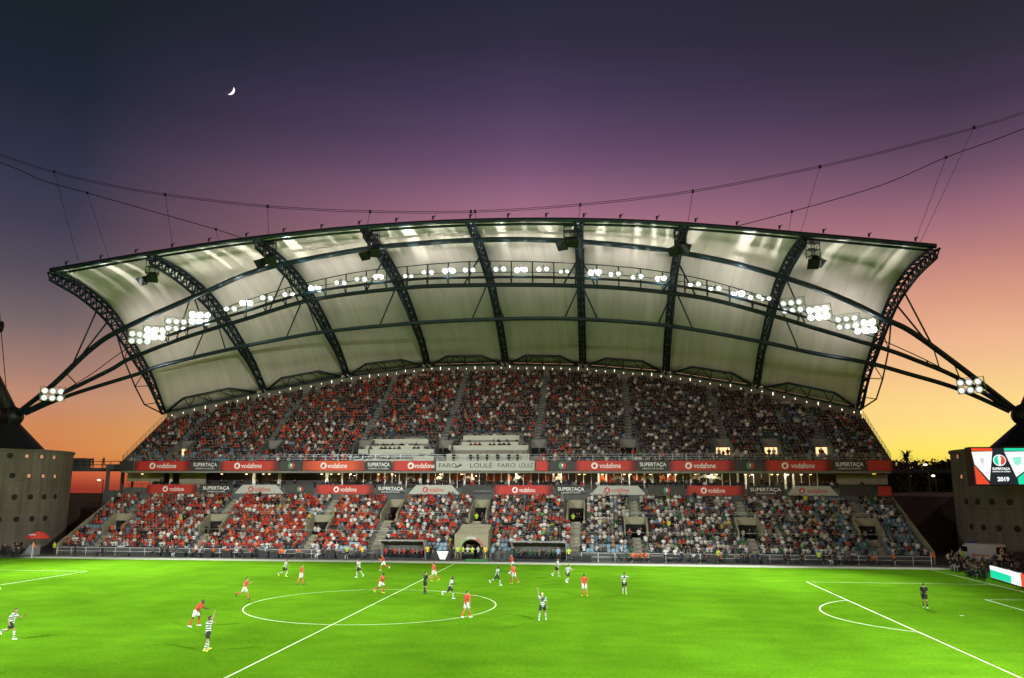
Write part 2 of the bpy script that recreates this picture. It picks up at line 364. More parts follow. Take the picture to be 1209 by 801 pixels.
# far ground: low dark rise on the right, flat fields on the left
b = MB(); n = 60; vs = []
for i in range(n+1):
    x = 40+420*i/n
    hgt = 14*math.exp(-((x-190)/150)**2)+1.5*math.sin(x*.05)+.8*math.sin(x*.21)
    for j, (y, f) in enumerate(((150, 0), (200, .45), (260, .9), (320, 1.0), (420, .6), (560, -.02))): vs.append((x, y, -0.2+max(0, hgt)*f))
b.add(vs, [(i*6+j, (i+1)*6+j, (i+1)*6+j+1, i*6+j+1) for i in range(n) for j in range(5)])
tag(b.build('hill', 'soil', smooth=True), kind='structure')
for (nm, sx) in (('embankment', 1), ('embankment', -1)):
    b = MB(); xs = 57.5 if sx > 0 else -56
    prof = [(xs, 0), (xs+sx*1, 1.2), (xs+sx*9, 7.6 if sx > 0 else 5.4), (xs+sx*20, 8.2 if sx > 0 else 6), (xs+sx*34, 0)]
    b.prism(prof, 62, 110, ((0,0,0), (1,0,0), (0,0,1), (0,1,0))); tag(b.build(nm, 'soil'), kind='structure')

# ================================================================== STAND
SXL, SXR = -53.6, 55.2
stand = empty('stadium_stand', (0, 40.45, 0), 0, 'two tiered concrete grandstand packed with fans under the white roof', 'grandstand')
# --- entrances in the lower tier: (x centre, half width, first row, last row)
def lx(px, r): p = lowrake((px, 0), 0); return p[0]
def low_x(px, row):      # world x of a pixel column on a lower row
    y = LY0+LD*row; return aty((px, 579-952*((LZ0+LRS*row+.4)-8.4)/(y+61)), y)[0]
LOW_PORT = [(low_x(px, 8), 1.5, 5, 8) for px in (146, 258, 381, 750, 881, 1021)]
HIGH_PORT = [(low_x(px, 11), 1.2, 9, 14) for px in (463, 566, 680)]
TUN = (low_x(560, 3), 2.1, 0, 5)
ports = LOW_PORT+HIGH_PORT+[TUN]
AISLES = [(x, 0.5) for x, *_ in LOW_PORT]+[(x, 0.62) for x, *_ in HIGH_PORT]
def cut(r, x0, x1, plist):
    iv = [(x0, x1)]
    for (cx, hw, r0, r1) in plist:
        if r0 <= r <= r1:
            nv = []
            for a, c in iv:
                if cx-hw > a and cx+hw < c: nv += [(a, cx-hw), (cx+hw, c)]
                else: nv.append((a, c))
            iv = nv
    return iv
def lz(r): return LZ0+LRS*r
def ly(r): return LY0+LD*r
b = MB()
for r in range(LN):
    for a, c in cut(r, SXL, SXR, ports): b.box(a, c, ly(r), ly(r+1)-(0.002 if r < LN-1 else 0), 0, lz(r))
for (cx, hw, r0, r1) in LOW_PORT+HIGH_PORT: b.box(cx-hw+.002, cx+hw-.002, ly(r0)+.002, ly(r1+1)-.004, 0, lz(r0)-LRS-.3 if r0 > 0 else .02)
b.build('lower_terrace', 'concrete', stand)
for (xa_, xb_) in ((SXL, TUN[0]-TUN[1]-.01), (TUN[0]+TUN[1]+.01, SXR)):
    b = MB(); b.box(xa_, xb_, 40.5, LY0-.003, 0, 1.0); b.build('front_wall', 'dark_concrete', stand)
for (cx, hw) in AISLES:
    top = [p for p in ports if abs(p[0]-cx) < .01][0]
    for rr in (range(0, top[2]), range(top[3]+1, LN)):
        b = MB()
        for r in rr:
            for h in (0, 1): b.box(cx-hw, cx+hw, ly(r)+.4*h+.003, ly(r)+.4*(h+1)-.003, lz(r)+.002, lz(r)+.012+.215*h)
        if b.v: b.build('aisle_steps', 'pale_concrete', stand)
def portal(cx, hw, r0, r1, yf, zf, dep, rise, ins, top=1.0, mm='pale_concrete', doorh=2.05, lit=None, sm='pale_concrete'):
    """walls of one entrance: sloping side parapets and a back wall with a doorway"""
    z0 = zf(r0)-rise-.3; yb = yf(r1+1)-.25; zt = zf(r1)+top
    e = MB(); t = .16
    o = None
    for s in (-1, 1):
        e = MB(); xa, xb = sorted((cx+s*hw, cx+s*(hw-t)))
        pl = [(yf(r0)-.1, z0), (yb, z0), (yb, zt), (yb-.6, zt), (yf(r0)-.1, zf(r0)+.75)]
        e.prism(pl, xa+.003, xb-.003, ((0,0,0), (0,1,0), (0,0,1), (1,0,0))); o = e.build('entrance_parapet', sm, ins)
    w = hw-t-.006
    dw = w
    e = MB(); e.box(cx-w, cx+w, yb-.2, yb, z0+doorh+.002, zt-.002); o = e.build('entrance_lintel', mm, ins)
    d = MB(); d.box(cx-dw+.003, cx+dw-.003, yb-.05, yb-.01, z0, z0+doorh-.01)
    d.build('doorway', lit or 'dark', o)  # panel fills the opening
    return z0
for p in LOW_PORT: portal(*p, ly, lz, LD, LRS, stand, .95)
for p in HIGH_PORT: portal(*p, ly, lz, LD, LRS, stand, .35, doorh=2.2)
# --- tunnel mouth with arch
cx, hw, _, r1 = TUN
e = MB(); arcn = 14; prof = [(-hw+.05, 0)]; zt = 2.95
outer = [(cx-hw, .02), (cx+hw, .02), (cx+hw, zt), (cx-hw, zt)]
inner = [(cx+1.2*math.cos(math.pi*k/arcn), 1.35+1.0*math.sin(math.pi*k/arcn)) for k in range(arcn+1)]
vs = [(cx+hw,.02)]+[(cx+hw, zt), (cx-hw, zt), (cx-hw, .02), (cx-1.2, .02)]+list(reversed(inner))+[(cx+1.2, .02)]
e.prism(vs, 40.55, 40.95, ((0,0,0), (1,0,0), (0,0,1), (0,1,0)))
e.box(cx-hw, cx+hw, 40.96, ly(6)-.01, zt+.002, zt+.14)
for s in (-1, 1): e.box(min(cx+s*hw, cx+s*(hw-.15)), max(cx+s*hw, cx+s*(hw-.15)), 40.96, ly(6)-.01, .02, zt)
for r in range(6): e.box(cx-hw+.16, cx+hw-.16, 41.2+.7*r, 41.2+.7*(r+1)-.003, zt+.15, zt+.16+.18*r)
tn = e.build('tunnel_mouth', 'pale_concrete', stand)
e = MB(); 
for (ra, rb, i0, i1, mi) in ((1.22, 1.55, 0, 5, 0), (1.22, 1.55, 5, 9, 1), (1.22, 1.55, 9, 14, 2)):
    po = [(cx+ra*math.cos(math.pi*k/arcn), 1.37+ra*.86*math.sin(math.pi*k/arcn)) for k in range(i0, i1+1)]
    po += [(cx+rb*math.cos(math.pi*k/arcn), 1.37+rb*.86*math.sin(math.pi*k/arcn)) for k in range(i1, i0-1, -1)]
    e.prism(po, 40.50, 40.54, ((0,0,0), (1,0,0), (0,0,1), (0,1,0)), mi)
e.build('arch_trim', [mat('faded_red_print', (.42, .13, .10), .6), 'white_banner', mat('faded_green_print', (.22, .36, .10), .6)], tn)
e = MB(); e.box(cx-1.19, cx+1.19, 44.6, 44.7, .03, 2.5); e.build('passage_shade', 'dark', tn)  # near-black panel, the tunnel's shade put into its colour

# --- middle level between the two banner bands
VY0, VY1, VZ = 52.62, 55.6, 8.5
b = MB(); b.box(-52.4, 55.0, ly(LN)+.002, VY1+6, VZ-.35, VZ); b.box(-52.4, 55.0, ly(LN)+.002, ly(LN)+.25, 0, VZ-.352); b.build('box_level_floor', 'dark_concrete', stand)
b = MB(); b.box(-52.6, 55.0, 51.9, 61.5, 11.05, 11.85); b.build('upper_deck_slab', 'dark_concrete', stand)
b = MB(); b.box(-52.3, 54.8, 58.6, 58.9, VZ+.002, 11.04); b.build('box_level_back_wall', 'room', stand)
def vx(px, y=VY1): return aty((px, 565), y)[0]
x0, x1 = vx(404), vx(965)
xs = np.linspace(x0, x1, 64)
for g0 in range(0, 63, 6):                      # one glazed bay per box: mullions, and its panes
    fr = MB(); gl = MB()
    for i in range(g0, min(g0+6, 64)):
        w = .26 if i % 6 in (0, 5) else (.13 if i % 3 == 0 else .07)
        fr.box(xs[i]-w/2, xs[i]+w/2, VY1-.06, VY1+.10, VZ+.012, 11.035)
        if i % 6 != 5 and i < 63: gl.box(xs[i]+.07, xs[i+1]-.07, VY1+.03, VY1+.045, VZ+.05, 11.0)
    f_ = fr.build('box_window', 'white', stand); gl.build('glazing', 'tinted', f_)
for px in (180, 202, 300, 330, 386):
    fr = MB(); fr.box(vx(px)-.22, vx(px)+.22, VY1-.06, VY1+.2, VZ+.012, 11.035); fr.build('box_level_pillar', 'white', stand)
for (a, c) in ((230, 296), (335, 382), (409, 420), (745, 757), (866, 880)):
    fr = MB(); fr.box(vx(a), vx(c), VY1+.7, VY1+.8, VZ+.012, 11.035); fr.build('dark_partition', 'black_steel', stand)
for (a, c, y_, z0_, z1_) in ((150, 193, VY1-.3, 9.5, 10.75), (212, 243, VY1-.25, VZ+.02, 11.0), (988, 1048, VY1-1.2, 9.25, 10.6)):
    b = MB(); b.box(vx(a, y_), vx(c, y_), y_, y_+.2, z0_, z1_); b.build('blank_wall_panel', 'pale_concrete', stand)
# front parapet of the box level and thin rail
b = MB(); b.box(-52.4, 55.0, VY0-.02, VY0+.06, VZ+.6, VZ+.66)
for x in np.arange(-52, 55, 2.0): b.box(x-.03, x+.03, VY0, VY0+.05, VZ+.002, VZ+.6)
b.build('box_level_rail', 'black_steel', stand)
# --- upper tier
UY0, UD, URS = 51.5, .8, .8*RKS
def uy(r): return UY0+UD*r
def uz(r): return RK0+URS*r
RIBPX = [((60,322),(193,488)), ((178,302),(312,462)), ((303,284),(410,444)), ((430,271),(505,432)), ((555,264),(597,430)),
         ((683,263),(688,432)), ((808,268),(786,440)), ((950,280),(893,457)), ((1105,294),(1015,483))]
REAR = [rake(p[1], 1.45) for p in RIBPX]; FRONT = [aty(p[0], 36.0) for p in RIBPX]
rx_ = [p[0] for p in REAR]; ry_ = [p[1] for p in REAR]
def yback(x): return float(np.interp(x, [-54.5]+rx_+[56.5], [ry_[0]-1.6]+ry_+[ry_[-1]-1.6]))
def xrange_at(y):
    xs = [x for x in np.arange(-52.6, 55.01, .2) if yback(x) > y]
    return (min(xs), max(xs)) if xs else None
def up_x(px, row):
    y = uy(row); z = uz(row)+.4; return aty((px, 579-952*(z-8.4)/(y+61)), y)[0]
UP_PORT = [(up_x(px, 6), 1.3, 3, 6) for px in (222, 325, 432, 527, 636, 742, 852, 908, 967)]
UP_LIT = {0, 6, 7, 8}
UP_AISLE = [(up_x(px, 8), .42) for px in (222, 325, 432, 527, 636, 742, 852, 967)]
b = MB()
for r in range(0, 34):
    rg = xrange_at(uy(r)+.4)
    if rg is None: break
    for a, c in cut(r, rg[0], rg[1], UP_PORT): b.box(a, c, uy(r)+.001, uy(r+1)-.001, uz(r)-1.2, uz(r))
    UROWS = r+1
for (cx, hw, r0, r1) in UP_PORT: b.box(cx-hw+.002, cx+hw-.002, uy(r0)+.002, uy(r1+1)-.004, 11.86, uz(r0)-URS-.302)
b.build('upper_terrace', 'concrete', stand)
for (cx, hw) in UP_AISLE:
    pr = min(UP_PORT, key=lambda p: abs(p[0]-cx))
    for rr in (range(0, pr[2]), range(pr[3]+1, UROWS)):
        b = MB()
        for r in rr:
            if yback(cx) < uy(r)+.8: continue
            for h in (0, 1): b.box(cx-hw, cx+hw, uy(r)+.4*h+.003, uy(r)+.4*(h+1)-.003, uz(r)+.002, uz(r)+.012+.26*h)
        if b.v: b.build('aisle_steps', 'dim_stair', stand)
for i, p in enumerate(UP_PORT): portal(*p, uy, uz, UD, URS, stand, .55, doorh=1.75, mm='concrete', sm='dark_concrete', lit='room_glow' if i in UP_LIT else 'dark')
# back wall behind the last row (follows the roof edge) and its side walls
b = MB()
pts = [(-52.6, yback(-52.6))]+[(x, y) for x, y in zip(rx_, ry_) if -52.6 < x < 55]+[(55.0, yback(55.0))]
for (xa, ya), (xb, yb_) in zip(pts[:-1], pts[1:]):
    za, zb = RK0+RKS*(ya-51.5), RK0+RKS*(yb_-51.5)
    b.add([(xa,ya,za-1.6),(xb,yb_,zb-1.6),(xb,yb_+.3,zb-1.6),(xa,ya+.3,za-1.6),(xa,ya,za+1.38),(xb,yb_,zb+1.38),(xb,yb_+.3,zb+1.38),(xa,ya+.3,za+1.38)],
          [(0,3,2,1),(4,5,6,7),(0,1,5,4),(1,2,6,5),(2,3,7,6),(3,0,4,7)])
b.build('rear_wall', 'concrete', stand)
for xx, s in ((-52.75, -1), (55.15, 1)):
    ye = yback(xx)
    b = MB(); b.prism([(51.9, 11.3), (ye, RK0+RKS*(ye-51.5)-1.2), (ye, RK0+RKS*(ye-51.5)+.35), (51.5, RK0+.4), (51.5, 11.3)], xx-.1, xx+.1, ((0,0,0), (0,1,0), (0,0,1), (1,0,0)))
    w = b.build('side_wall', 'dark_concrete', stand)
    b = MB(); p0 = np.array((xx, 51.6, RK0+1.3)); p1 = np.array((xx, ye, RK0+RKS*(ye-51.5)+1.3)); b.tube([p0, p1], .035, 6)
    b.tube([p0-(0,0,.45), p1-(0,0,.45)], .025, 6)
    for k in range(11): q = p0+(p1-p0)*k/10; b.tube([q-(0,0,1.0), q], .03, 6)
    b.build('side_railing', 'steel_grey', w)
    b = MB(); b.prism([(40.5, 0), (53, 0), (53, lz(14)+1.0), (40.5, lz(0)+.9)], (SXL-.2 if s < 0 else SXR+.02), (SXL-.02 if s < 0 else SXR+.2), ((0,0,0), (0,1,0), (0,0,1), (1,0,0)))
    b.build('side_wall', 'pale_concrete', stand)
# front rails of the tiers
b = MB()
for z in (.45, .8, 1.1): b.box(-52.6, 55, 51.30, 51.34, RK0+z-.02+.25, RK0+z+.02+.25)
for x in np.arange(-52.5, 55, 1.8): b.box(x-.025, x+.025, 51.30, 51.34, RK0-.05, RK0+1.35)
b.build('upper_front_rail', 'steel_grey', stand)
b = MB(); b.box(-52.6, 55, 51.36, 51.50, 11.0, RK0+.30); b.build('upper_front_parapet', 'dark_concrete', stand)
b = MB(); b.box(-52.6, 55, ly(LN)-.16, ly(LN)-.01, lz(LN-1)-.3, VZ+.1); b.build('lower_back_parapet', 'dark_concrete', stand)
# stair block at the left end and plant room at the right end of the box level
b = MB(); b.box(-56.5, -52.85, 53.5, 58, 0, 8.2); b.box(-56.5, -52.85, 53.5, 58, 11.2, 12.0)
for (x, y) in ((-56.2, 53.8), (-56.2, 57.6)): b.box(x-.2, x+.2, y-.2, y+.2, 8.2, 11.2)
b.build('stair_block', 'dark_concrete', stand)
b = MB()
for (cx_, hw_) in ((-53.7, 0),): pass
for r in (4, 9):
    for a, c in cut(r, SXL+.5, SXR-.5, ports): 
        b.box(a+.7, c-.7, ly(r)+.02, ly(r)+.05, lz(r)+.86, lz(r)+.90)
for (cx_, hw_, r0, r1) in LOW_PORT+HIGH_PORT:
    b.box(cx_-hw_-.05, cx_+hw_+.05, ly(r1+1)-.28, ly(r1+1)-.24, lz(r1)+1.5, lz(r1)+1.55)
b.build('terrace_handrails', 'steel_grey', stand)

# rear wall lamps
proto = None; k = 0
segs = list(zip(pts[:-1], pts[1:]))
for (xa, ya), (xb, yb_) in segs:
    n = max(1, int(round((xb-xa)/1.5)))
    for i in range(n):
        t = (i+.5)/n; x, y = xa+(xb-xa)*t, ya+(yb_-ya)*t
        if proto is None:
            e = MB(); e.box(-.07, .07, -.08, -.03, 0, .55); proto = e.build('wall_lamp', 'black_steel')
            e = MB(); e.box(-.055, .055, -.105, -.082, .04, .51); e.build('lamp_tube', 'strip', proto); o = proto
        else: o = copy_tree(proto)
        k += 1; o.location = (x, y-.003, RK0+RKS*(y-51.5)+(.62 if k % 3 else .75))
        o.scale = (1, 1, 1.0 if k % 4 == 0 else .5)
        tag(o, f'small strip lamp on the rear wall under the roof, {ordinal(k)} from the left' if k <= 69 else 'small strip lamp on the rear wall under the right end of the roof', 'wall lamp', 'strip lamps along the rear wall')

# ================================================================== ROOF
roof = empty('stadium_roof', (0, 44, 0), 0, 'white membrane stadium roof on curved blue steel trusses above the grandstand', 'roof')
PU = [0, .19, .345, .47, .60, .72, .855, 1.0]; PS = [0, .018, .082, .172, .32, .49, .69, 1.0]
def prof_s(u):
    # smooth monotone interpolation
    i = min(max(np.searchsorted(PU, u)-1, 0), len(PU)-2)
    def sl(k):
        if k == 0: return .05
        if k == len(PU)-1: return (PS[-1]-PS[-2])/(PU[-1]-PU[-2])
        return (PS[k+1]-PS[k-1])/(PU[k+1]-PU[k-1])
    h = PU[i+1]-PU[i]; t = (u-PU[i])/h
    return (2*t**3-3*t**2+1)*PS[i]+(t**3-2*t**2+t)*h*sl(i)+(-2*t**3+3*t**2)*PS[i+1]+(t**3-t**2)*h*sl(i+1)
fx = [p[0] for p in FRONT]
def edge_pt(arr, q):      # q in rib units 0..8, smooth through the ribs
    i = int(min(max(math.floor(q), 0), 7)); t = q-i
    P = lambda k: arr[k] if 0 <= k < len(arr) else (2*arr[0]-arr[1] if k < 0 else 2*arr[-1]-arr[-2])
    p0, p1, p2, p3 = P(i-1), P(i), P(i+1), P(i+2)
    return .5*((2*p1)+(-p0+p2)*t+(2*p0-5*p1+4*p2-p3)*t*t+(-p0+3*p1-3*p2+p3)*t**3)
def roof_pt(q, u, sag=0.0, dz=0.0):
    F = edge_pt(FRONT, q); Bk = edge_pt(REAR, q) if False else None
    i = int(min(max(math.floor(q), 0), 7)); t = q-i
    Bk = REAR[i]*(1-t)+REAR[i+1]*t
    p = F+(Bk-F)*u; p[2] = F[2]-(F[2]-Bk[2])*prof_s(u)
    fr = q-math.floor(q); p[2] += sag*4*fr*(1-fr)*math.sin(math.pi*min(1, max(0, u))) + dz
    return p
NQ, NU = 8*10, 30
b = MB(); vs = [roof_pt(8*i/NQ, j/NU, .55, .25) for i in range(NQ+1) for j in range(NU+1)]
b.add(vs, [(i*(NU+1)+j, (i+1)*(NU+1)+j, (i+1)*(NU+1)+j+1, i*(NU+1)+j+1) for i in range(NQ) for j in range(NU)])
mo = b.build('membrane', 'membrane', roof, smooth=True)
sm = mo.modifiers.new('thickness', 'SOLIDIFY'); sm.thickness = 0.06; sm.offset = 1 
# ribs: two top chords and one bottom chord with lacing
def rib_depth(u): return 1.9*math.sin(math.pi*min(1, .12+u*.86))**.6
for k in range(9):
    b = MB(); n = 22; T1, T2, L = [], [], []
    for j in range(n+1):
        u = j/n; p = roof_pt(k, u, 0, 0.02); w = .46 if 0 < k < 8 else .42
        T1.append(p+(-w, 0, 0)); T2.append(p+(w, 0, 0)); d = rib_depth(u)
        nrm = None
        q = roof_pt(k, min(1, u+.01))-roof_pt(k, max(0, u-.01)); q /= np.linalg.norm(q)
        nn = np.array((0, q[2], -q[1])); nn /= np.linalg.norm(nn)+1e-9
        if nn[2] > 0: nn = -nn
        L.append(p+nn*d)
    b.tube(T1, .16, 8); b.tube(T2, .16, 8); b.tube(L, .2, 8)
    for j in range(n):
        a = (T1, T2)[j % 2]
        for T in (T1, T2):
            b.tube([L[j], T[j]], .095, 5, caps=False); b.tube([L[j], T[j+1]], .095, 5, caps=False)
        b.tube([T1[j], T2[j+1]], .085, 5, caps=False); b.tube([T2[j], T1[j+1]], .085, 5, caps=False)
    b.build('rib_truss', 'steel', roof, smooth=True)
# front edge beam with small upstands
b = MB(); pts_f = [roof_pt(8*i/160, 0, 0, .30)+(0, -.1, 0) for i in range(0, 161)]
b.tube(pts_f, .30, 10)
pb = [p+(0, 1.3, -.15) for p in pts_f]; b.tube(pb, .16, 8)
for i in range(3, 159, 7): p = pts_f[i]; b.tube([p+(0,0,.4), p+(0,0,.85)], .12, 6); b.tube([p+(0,.02,.6), p+(.35,.02,.95)], .06, 6)
b.build('front_edge_beam', 'steel', roof, smooth=True)
# rear edge beam and bow trusses
b = MB(); b.tube([roof_pt(8*i/80, 1.0, 0, -.05)+(0, -.15, 0) for i in range(81)], .2, 8); b.build('rear_edge_beam', 'steel_grey', roof, smooth=True)
for k in range(8):
    b = MB(); lo, hi = [], []
    for j in range(9):
        t = k+.06+.88*j/8; hgt = 1.15*min(1, min(j, 8-j)/2.0)
        p = roof_pt(t, 1.0, 0, 0)+(0, -.75, -.05); lo.append(p); hi.append(p+(0, -1.95*hgt, hgt))
    b.tube(lo, .15, 6); b.tube(hi, .19, 6)
    for j in (2, 4, 6):
        b.tube([lo[j], hi[j]], .08, 5, caps=False); b.tube([lo[j], hi[j+1 if j < 4 else j-1]], .08, 5, caps=False)
    b.build('bow_truss', 'steel', roof, smooth=True)
# ---------------- main arch: three chords from tower to tower, below the membrane
def chord_pts(pxs, yc, ye=48.0):
    out = []
    for px in pxs:
        x_guess = aty(px, 46)[0]; w = min(1, abs(x_guess)/69.0); y = yc+(ye-yc)*w**2.2
        for _ in range(4):
            x = aty(px, y)[0]; w = min(1, abs(x)/69.0); y = yc+(ye-yc)*w**2.2
        out.append(aty(px, y))
    return out
def dense(pts, n=8):
    pts = [np.array(p) for p in pts]; out = []
    for i in range(len(pts)-1):
        p0 = pts[max(i-1, 0)]; p1, p2 = pts[i], pts[i+1]; p3 = pts[min(i+2, len(pts)-1)]
        for k in range(n):
            t = k/n; out.append(.5*((2*p1)+(-p0+p2)*t+(2*p0-5*p1+4*p2-p3)*t*t+(-p0+3*p1-3*p2+p3)*t**3))
    out.append(pts[-1]); return out
PXA = [(22,487),(62,455),(108,412),(146,388),(240,346),(310,318),(420,296),(490,288),(556,284),(620,283),(688,286),(745,291),(800,298),(870,312),(945,334),(1000,355),(1045,377),(1076,392),(1130,431),(1196,482)]
PXB = [(24,489),(75,464),(130,437),(155,423),(215,400),(290,377),(370,354),(480,340),(560,337),(650,337),(740,341),(830,352),(905,371),(970,390),(1044,412),(1080,425),(1130,446),(1194,484)]
PXC = [(30,489),(82,467),(165,441),(190,432),(260,415),(340,399),(400,390),(500,381),(590,377),(685,377),(790,385),(900,404),(960,417),(1022,428),(1070,441),(1130,459),(1192,486)]
PXT = [(40,481),(100,447),(150,412),(205,385),(270,362),(340,340),(420,322),(500,313),(560,309),(620,309),(690,312),(760,318),(830,330),(900,350),(960,372),(1030,398),(1060,410),(1110,434),(1170,470)]
CA, CB, CC, CT = dense(chord_pts(PXA, 40.5)), dense(chord_pts(PXB, 45.0)), dense(chord_pts(PXC, 53.5)), dense(chord_pts(PXT, 44.6))
# thin-line truss rail CT is the upper rail of the lamp gantry
arch = MB(); arch.tube(CA, .36, 10); arch_o = arch.build('arch_upper_chord', 'steel', roof, smooth=True)
b = MB(); b.tube(CB, .30, 10); b.build('arch_gantry_chord', 'steel', roof, smooth=True)
b = MB(); b.tube(CC, .29, 10); b.build('arch_rear_chord', 'steel', roof, smooth=True)
def at_x(C, x):
    C = sorted(C, key=lambda p: p[0]); xs = [p[0] for p in C]
    return np.array([np.interp(x, xs, [p[i] for p in C]) for i in range(3)])
# lacing between the chords at the ribs and beyond the roof ends
b = MB()
for k in range(1, 8):
    p = roof_pt(k, .4); x = p[0]
    for (C, dx) in ((CB, -2.2), (CB, 2.2), (CC, -2.4), (CC, 2.4)):
        q = at_x(C, x+dx*(1 if k < 8 else .5)); u = float(np.clip((q[1]-36)/(REAR[k][1]-36), .02, .95)); 
        t = roof_pt(k, u); t[2] -= rib_depth(u)*.8
        b.tube([q, t], .11, 6)
for x in (-64, -61.5, -59, 59.5, 62, 65):
    b.tube([at_x(CA, x), at_x(CT, x+1)], .08, 6); b.tube([at_x(CB, x), at_x(CT, x+1)], .08, 6); b.tube([at_x(CB, x), at_x(CT, x-.6)], .07, 6)
for (k, sx) in ((0, -1), (8, 1)):
    for (dx, u) in ((1.2, .36), (1.6, .46)):
        q = at_x(CA, roof_pt(k, .3)[0]+sx*(3.2 if u < .4 else 2.6)); t = roof_pt(k, u, 0, -1.0); b.tube([q, t], .12, 6)
    oc = [roof_pt(k, u, 0, dz)+(sx*ox, -oy, 0) for u, dz, ox, oy in ((.56, -1.4, .3, .6), (.70, -1.7, 1.0, 1.2), (.84, -1.9, 1.3, 1.6), (.93, -1.5, 1.2, 1.5), (.99, -.3, .2, .3))]
    b.tube(oc, .11, 6)
    for q, u in ((1, .63), (1, .74), (2, .80), (2, .88), (3, .95)): b.tube([oc[q], roof_pt(k, u, 0, -.2)], .07, 5)
b.build('arch_lacing', 'steel', roof, smooth=True)
# gantry: upper rail, walkway and posts
b = MB(); b.tube(CT, .07, 6)
x0g, x1g = at_x(CB, -44)[0], at_x(CB, 44)[0]
for x in np.arange(-44, 45, 2.9):
    lo, hi = at_x(CB, x), at_x(CT, x); b.tube([lo, hi], .09, 6); b.tube([lo, at_x(CB, x+.0)+(0, -1.2, .7)], .07, 6)
wk = [at_x(CB, x)+(0, -.55, .95) for x in np.arange(-44, 45, 1.0)]
for i in range(len(wk)-1):
    m_ = (wk[i]+wk[i+1])/2; d = (wk[i+1]-wk[i])/2; b.obox(m_, d, (0, .45, 0), (0, 0, .06))
b.tube([p+(0, -.5, .55) for p in wk], .05, 6)
b.build('lamp_gantry', 'steel', roof)
print('UROWS', UROWS, [tuple(np.round(p, 1)) for p in FRONT[:2]])
# ================================================================== TOWERS
def limb_center(px_limb, side, yc, rad):
    """x of a vertical drum (radius rad, centre depth yc) whose silhouette falls on pixel column px_limb"""
    lo, hi = (30, 140) if side > 0 else (-140, -30)
    d = ray((px_limb, 585))[:2]; d = d/np.linalg.norm(d); nrm = np.array((d[1], -d[0]))   # right of the ray
    # |(C-CP).nrm| = rad
    return CP[0]+(side*rad*1.0-(yc-CP[1])*nrm[1])/nrm[0]
ph_mesh = MB(); ph_mesh.lathe([(0.0, -.02), (.40, -.02), (.40, .03), (.50, .03), (.50, -.1)], n=16)
def tower(side, px_limb, ztop, label, nodepx):
    yc, rad = 53.5, 12.5; cx = limb_center(px_limb, side, yc, rad)
    t = empty('anchor_tower', (cx, yc, 0), 0, label, 'tower')
    b = MB(); b.lathe([(rad, 0), (rad, 3.05), (rad-.04, 3.08), (rad-.04, 3.12), (rad, 3.15), (rad, 6.25), (rad-.04, 6.28), (rad-.04, 6.32), (rad, 6.35), (rad, 9.45), (rad-.04, 9.48), (rad-.04, 9.52), (rad, 9.55), (rad, ztop-.35)], (cx, yc, 0), 96)
    b.lathe([(rad, ztop-.35), (rad+.18, ztop-.33), (rad+.18, ztop), (0, ztop+.02)], (cx, yc, 0), 96)
    b.build('drum', 'tower_concrete', t)
    first = None; zs = [13.0, 10.2, 7.2, 4.1] if side < 0 else [12.95, 10.3, 7.1, 3.9]
    for r, z in enumerate(zs):
        for k in range(34):
            a = math.pi+R(2+5.3*2*k*.5*1.0)*2*.97 + R(2.6)*r      # pitch side half
            a = -math.pi+R(10.4)*k+R(2.7)*r
            if not (-math.pi*1.02 < a < .05): continue
            px_ = (cx+rad*math.cos(a), yc+rad*math.sin(a), z)
            if first is None:
                first = MB(); first.lathe([(0.0, .01), (.30, .01), (.32, .05), (.40, .05), (.40, -.1)], n=16)
                ob = first.build('porthole', 'porthole', t); first = ob
            else:
                ob = first.copy(); col.objects.link(ob)
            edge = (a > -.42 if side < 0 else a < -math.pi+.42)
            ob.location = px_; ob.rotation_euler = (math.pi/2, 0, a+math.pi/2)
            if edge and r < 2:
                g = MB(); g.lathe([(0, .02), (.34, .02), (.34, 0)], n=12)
                w = g.build('sky_glow_disc', 'porthole_glow'); w.parent = ob  # emissive disc imitating sunset sky seen through the porthole
            if side < 0 and r == 3 and abs(a+math.pi/2-.62) < R(5.5):
                g = MB(); g.lathe([(0, .06), (.3, .06), (.3, 0)], n=12); w = g.build('lit_lamp', 'strip'); w.parent = ob
    # cone seat, node and leaning mast
    N = aty(nodepx, 48.0); Nx = N[0]+side*.9
    b = MB(); b.lathe([(5.0, ztop+.03), (1.5, N[2]-1.2), (1.3, N[2]-.2)], (Nx+side*1.0, 49.0, 0), 20); b.build('cone_seat', 'black_steel', t, smooth=True)
    b = MB(); b.sphere((Nx+side*.4, 48.6, N[2]-.2), (1.7, 1.6, 1.5), 14, 10)
    b.tube([N+(0, 0, .1), np.array((Nx, 48.4, N[2]))], [.5, 1.2], 10)
    b.build('node_casting', 'black_steel', t, smooth=True)
    top = aty((-158, 130) if side < 0 else (1392, 62), 52.0)
    b = MB(); b.tube([np.array((Nx+side*.5, 48.6, N[2])), np.array((Nx+side*.5, 48.6, N[2]))*.7+top*.3, top], [1.05, .8, .5], 12); b.build('leaning_mast', 'black_steel', t, smooth=True)
    if side < 0:
        b = MB(); a0, a1 = aty((-2, 352), 46.5), aty((11, 502), 46.5); b.tube([a0, a1], .06, 6); b.sphere(aty((1.5, 386), 46.5), (.45, .3, .9), 8, 6); b.build('stay_cable', 'cable', t)
    return t, cx, yc, rad, N, top
TL = tower(-1, 82.5, 14.05, 'round concrete tower with porthole windows and black mast by the left corner', (20, 490))
TR = tower(1, 1126, 13.85, 'round concrete tower with porthole windows carrying the video screen', (1201, 488))
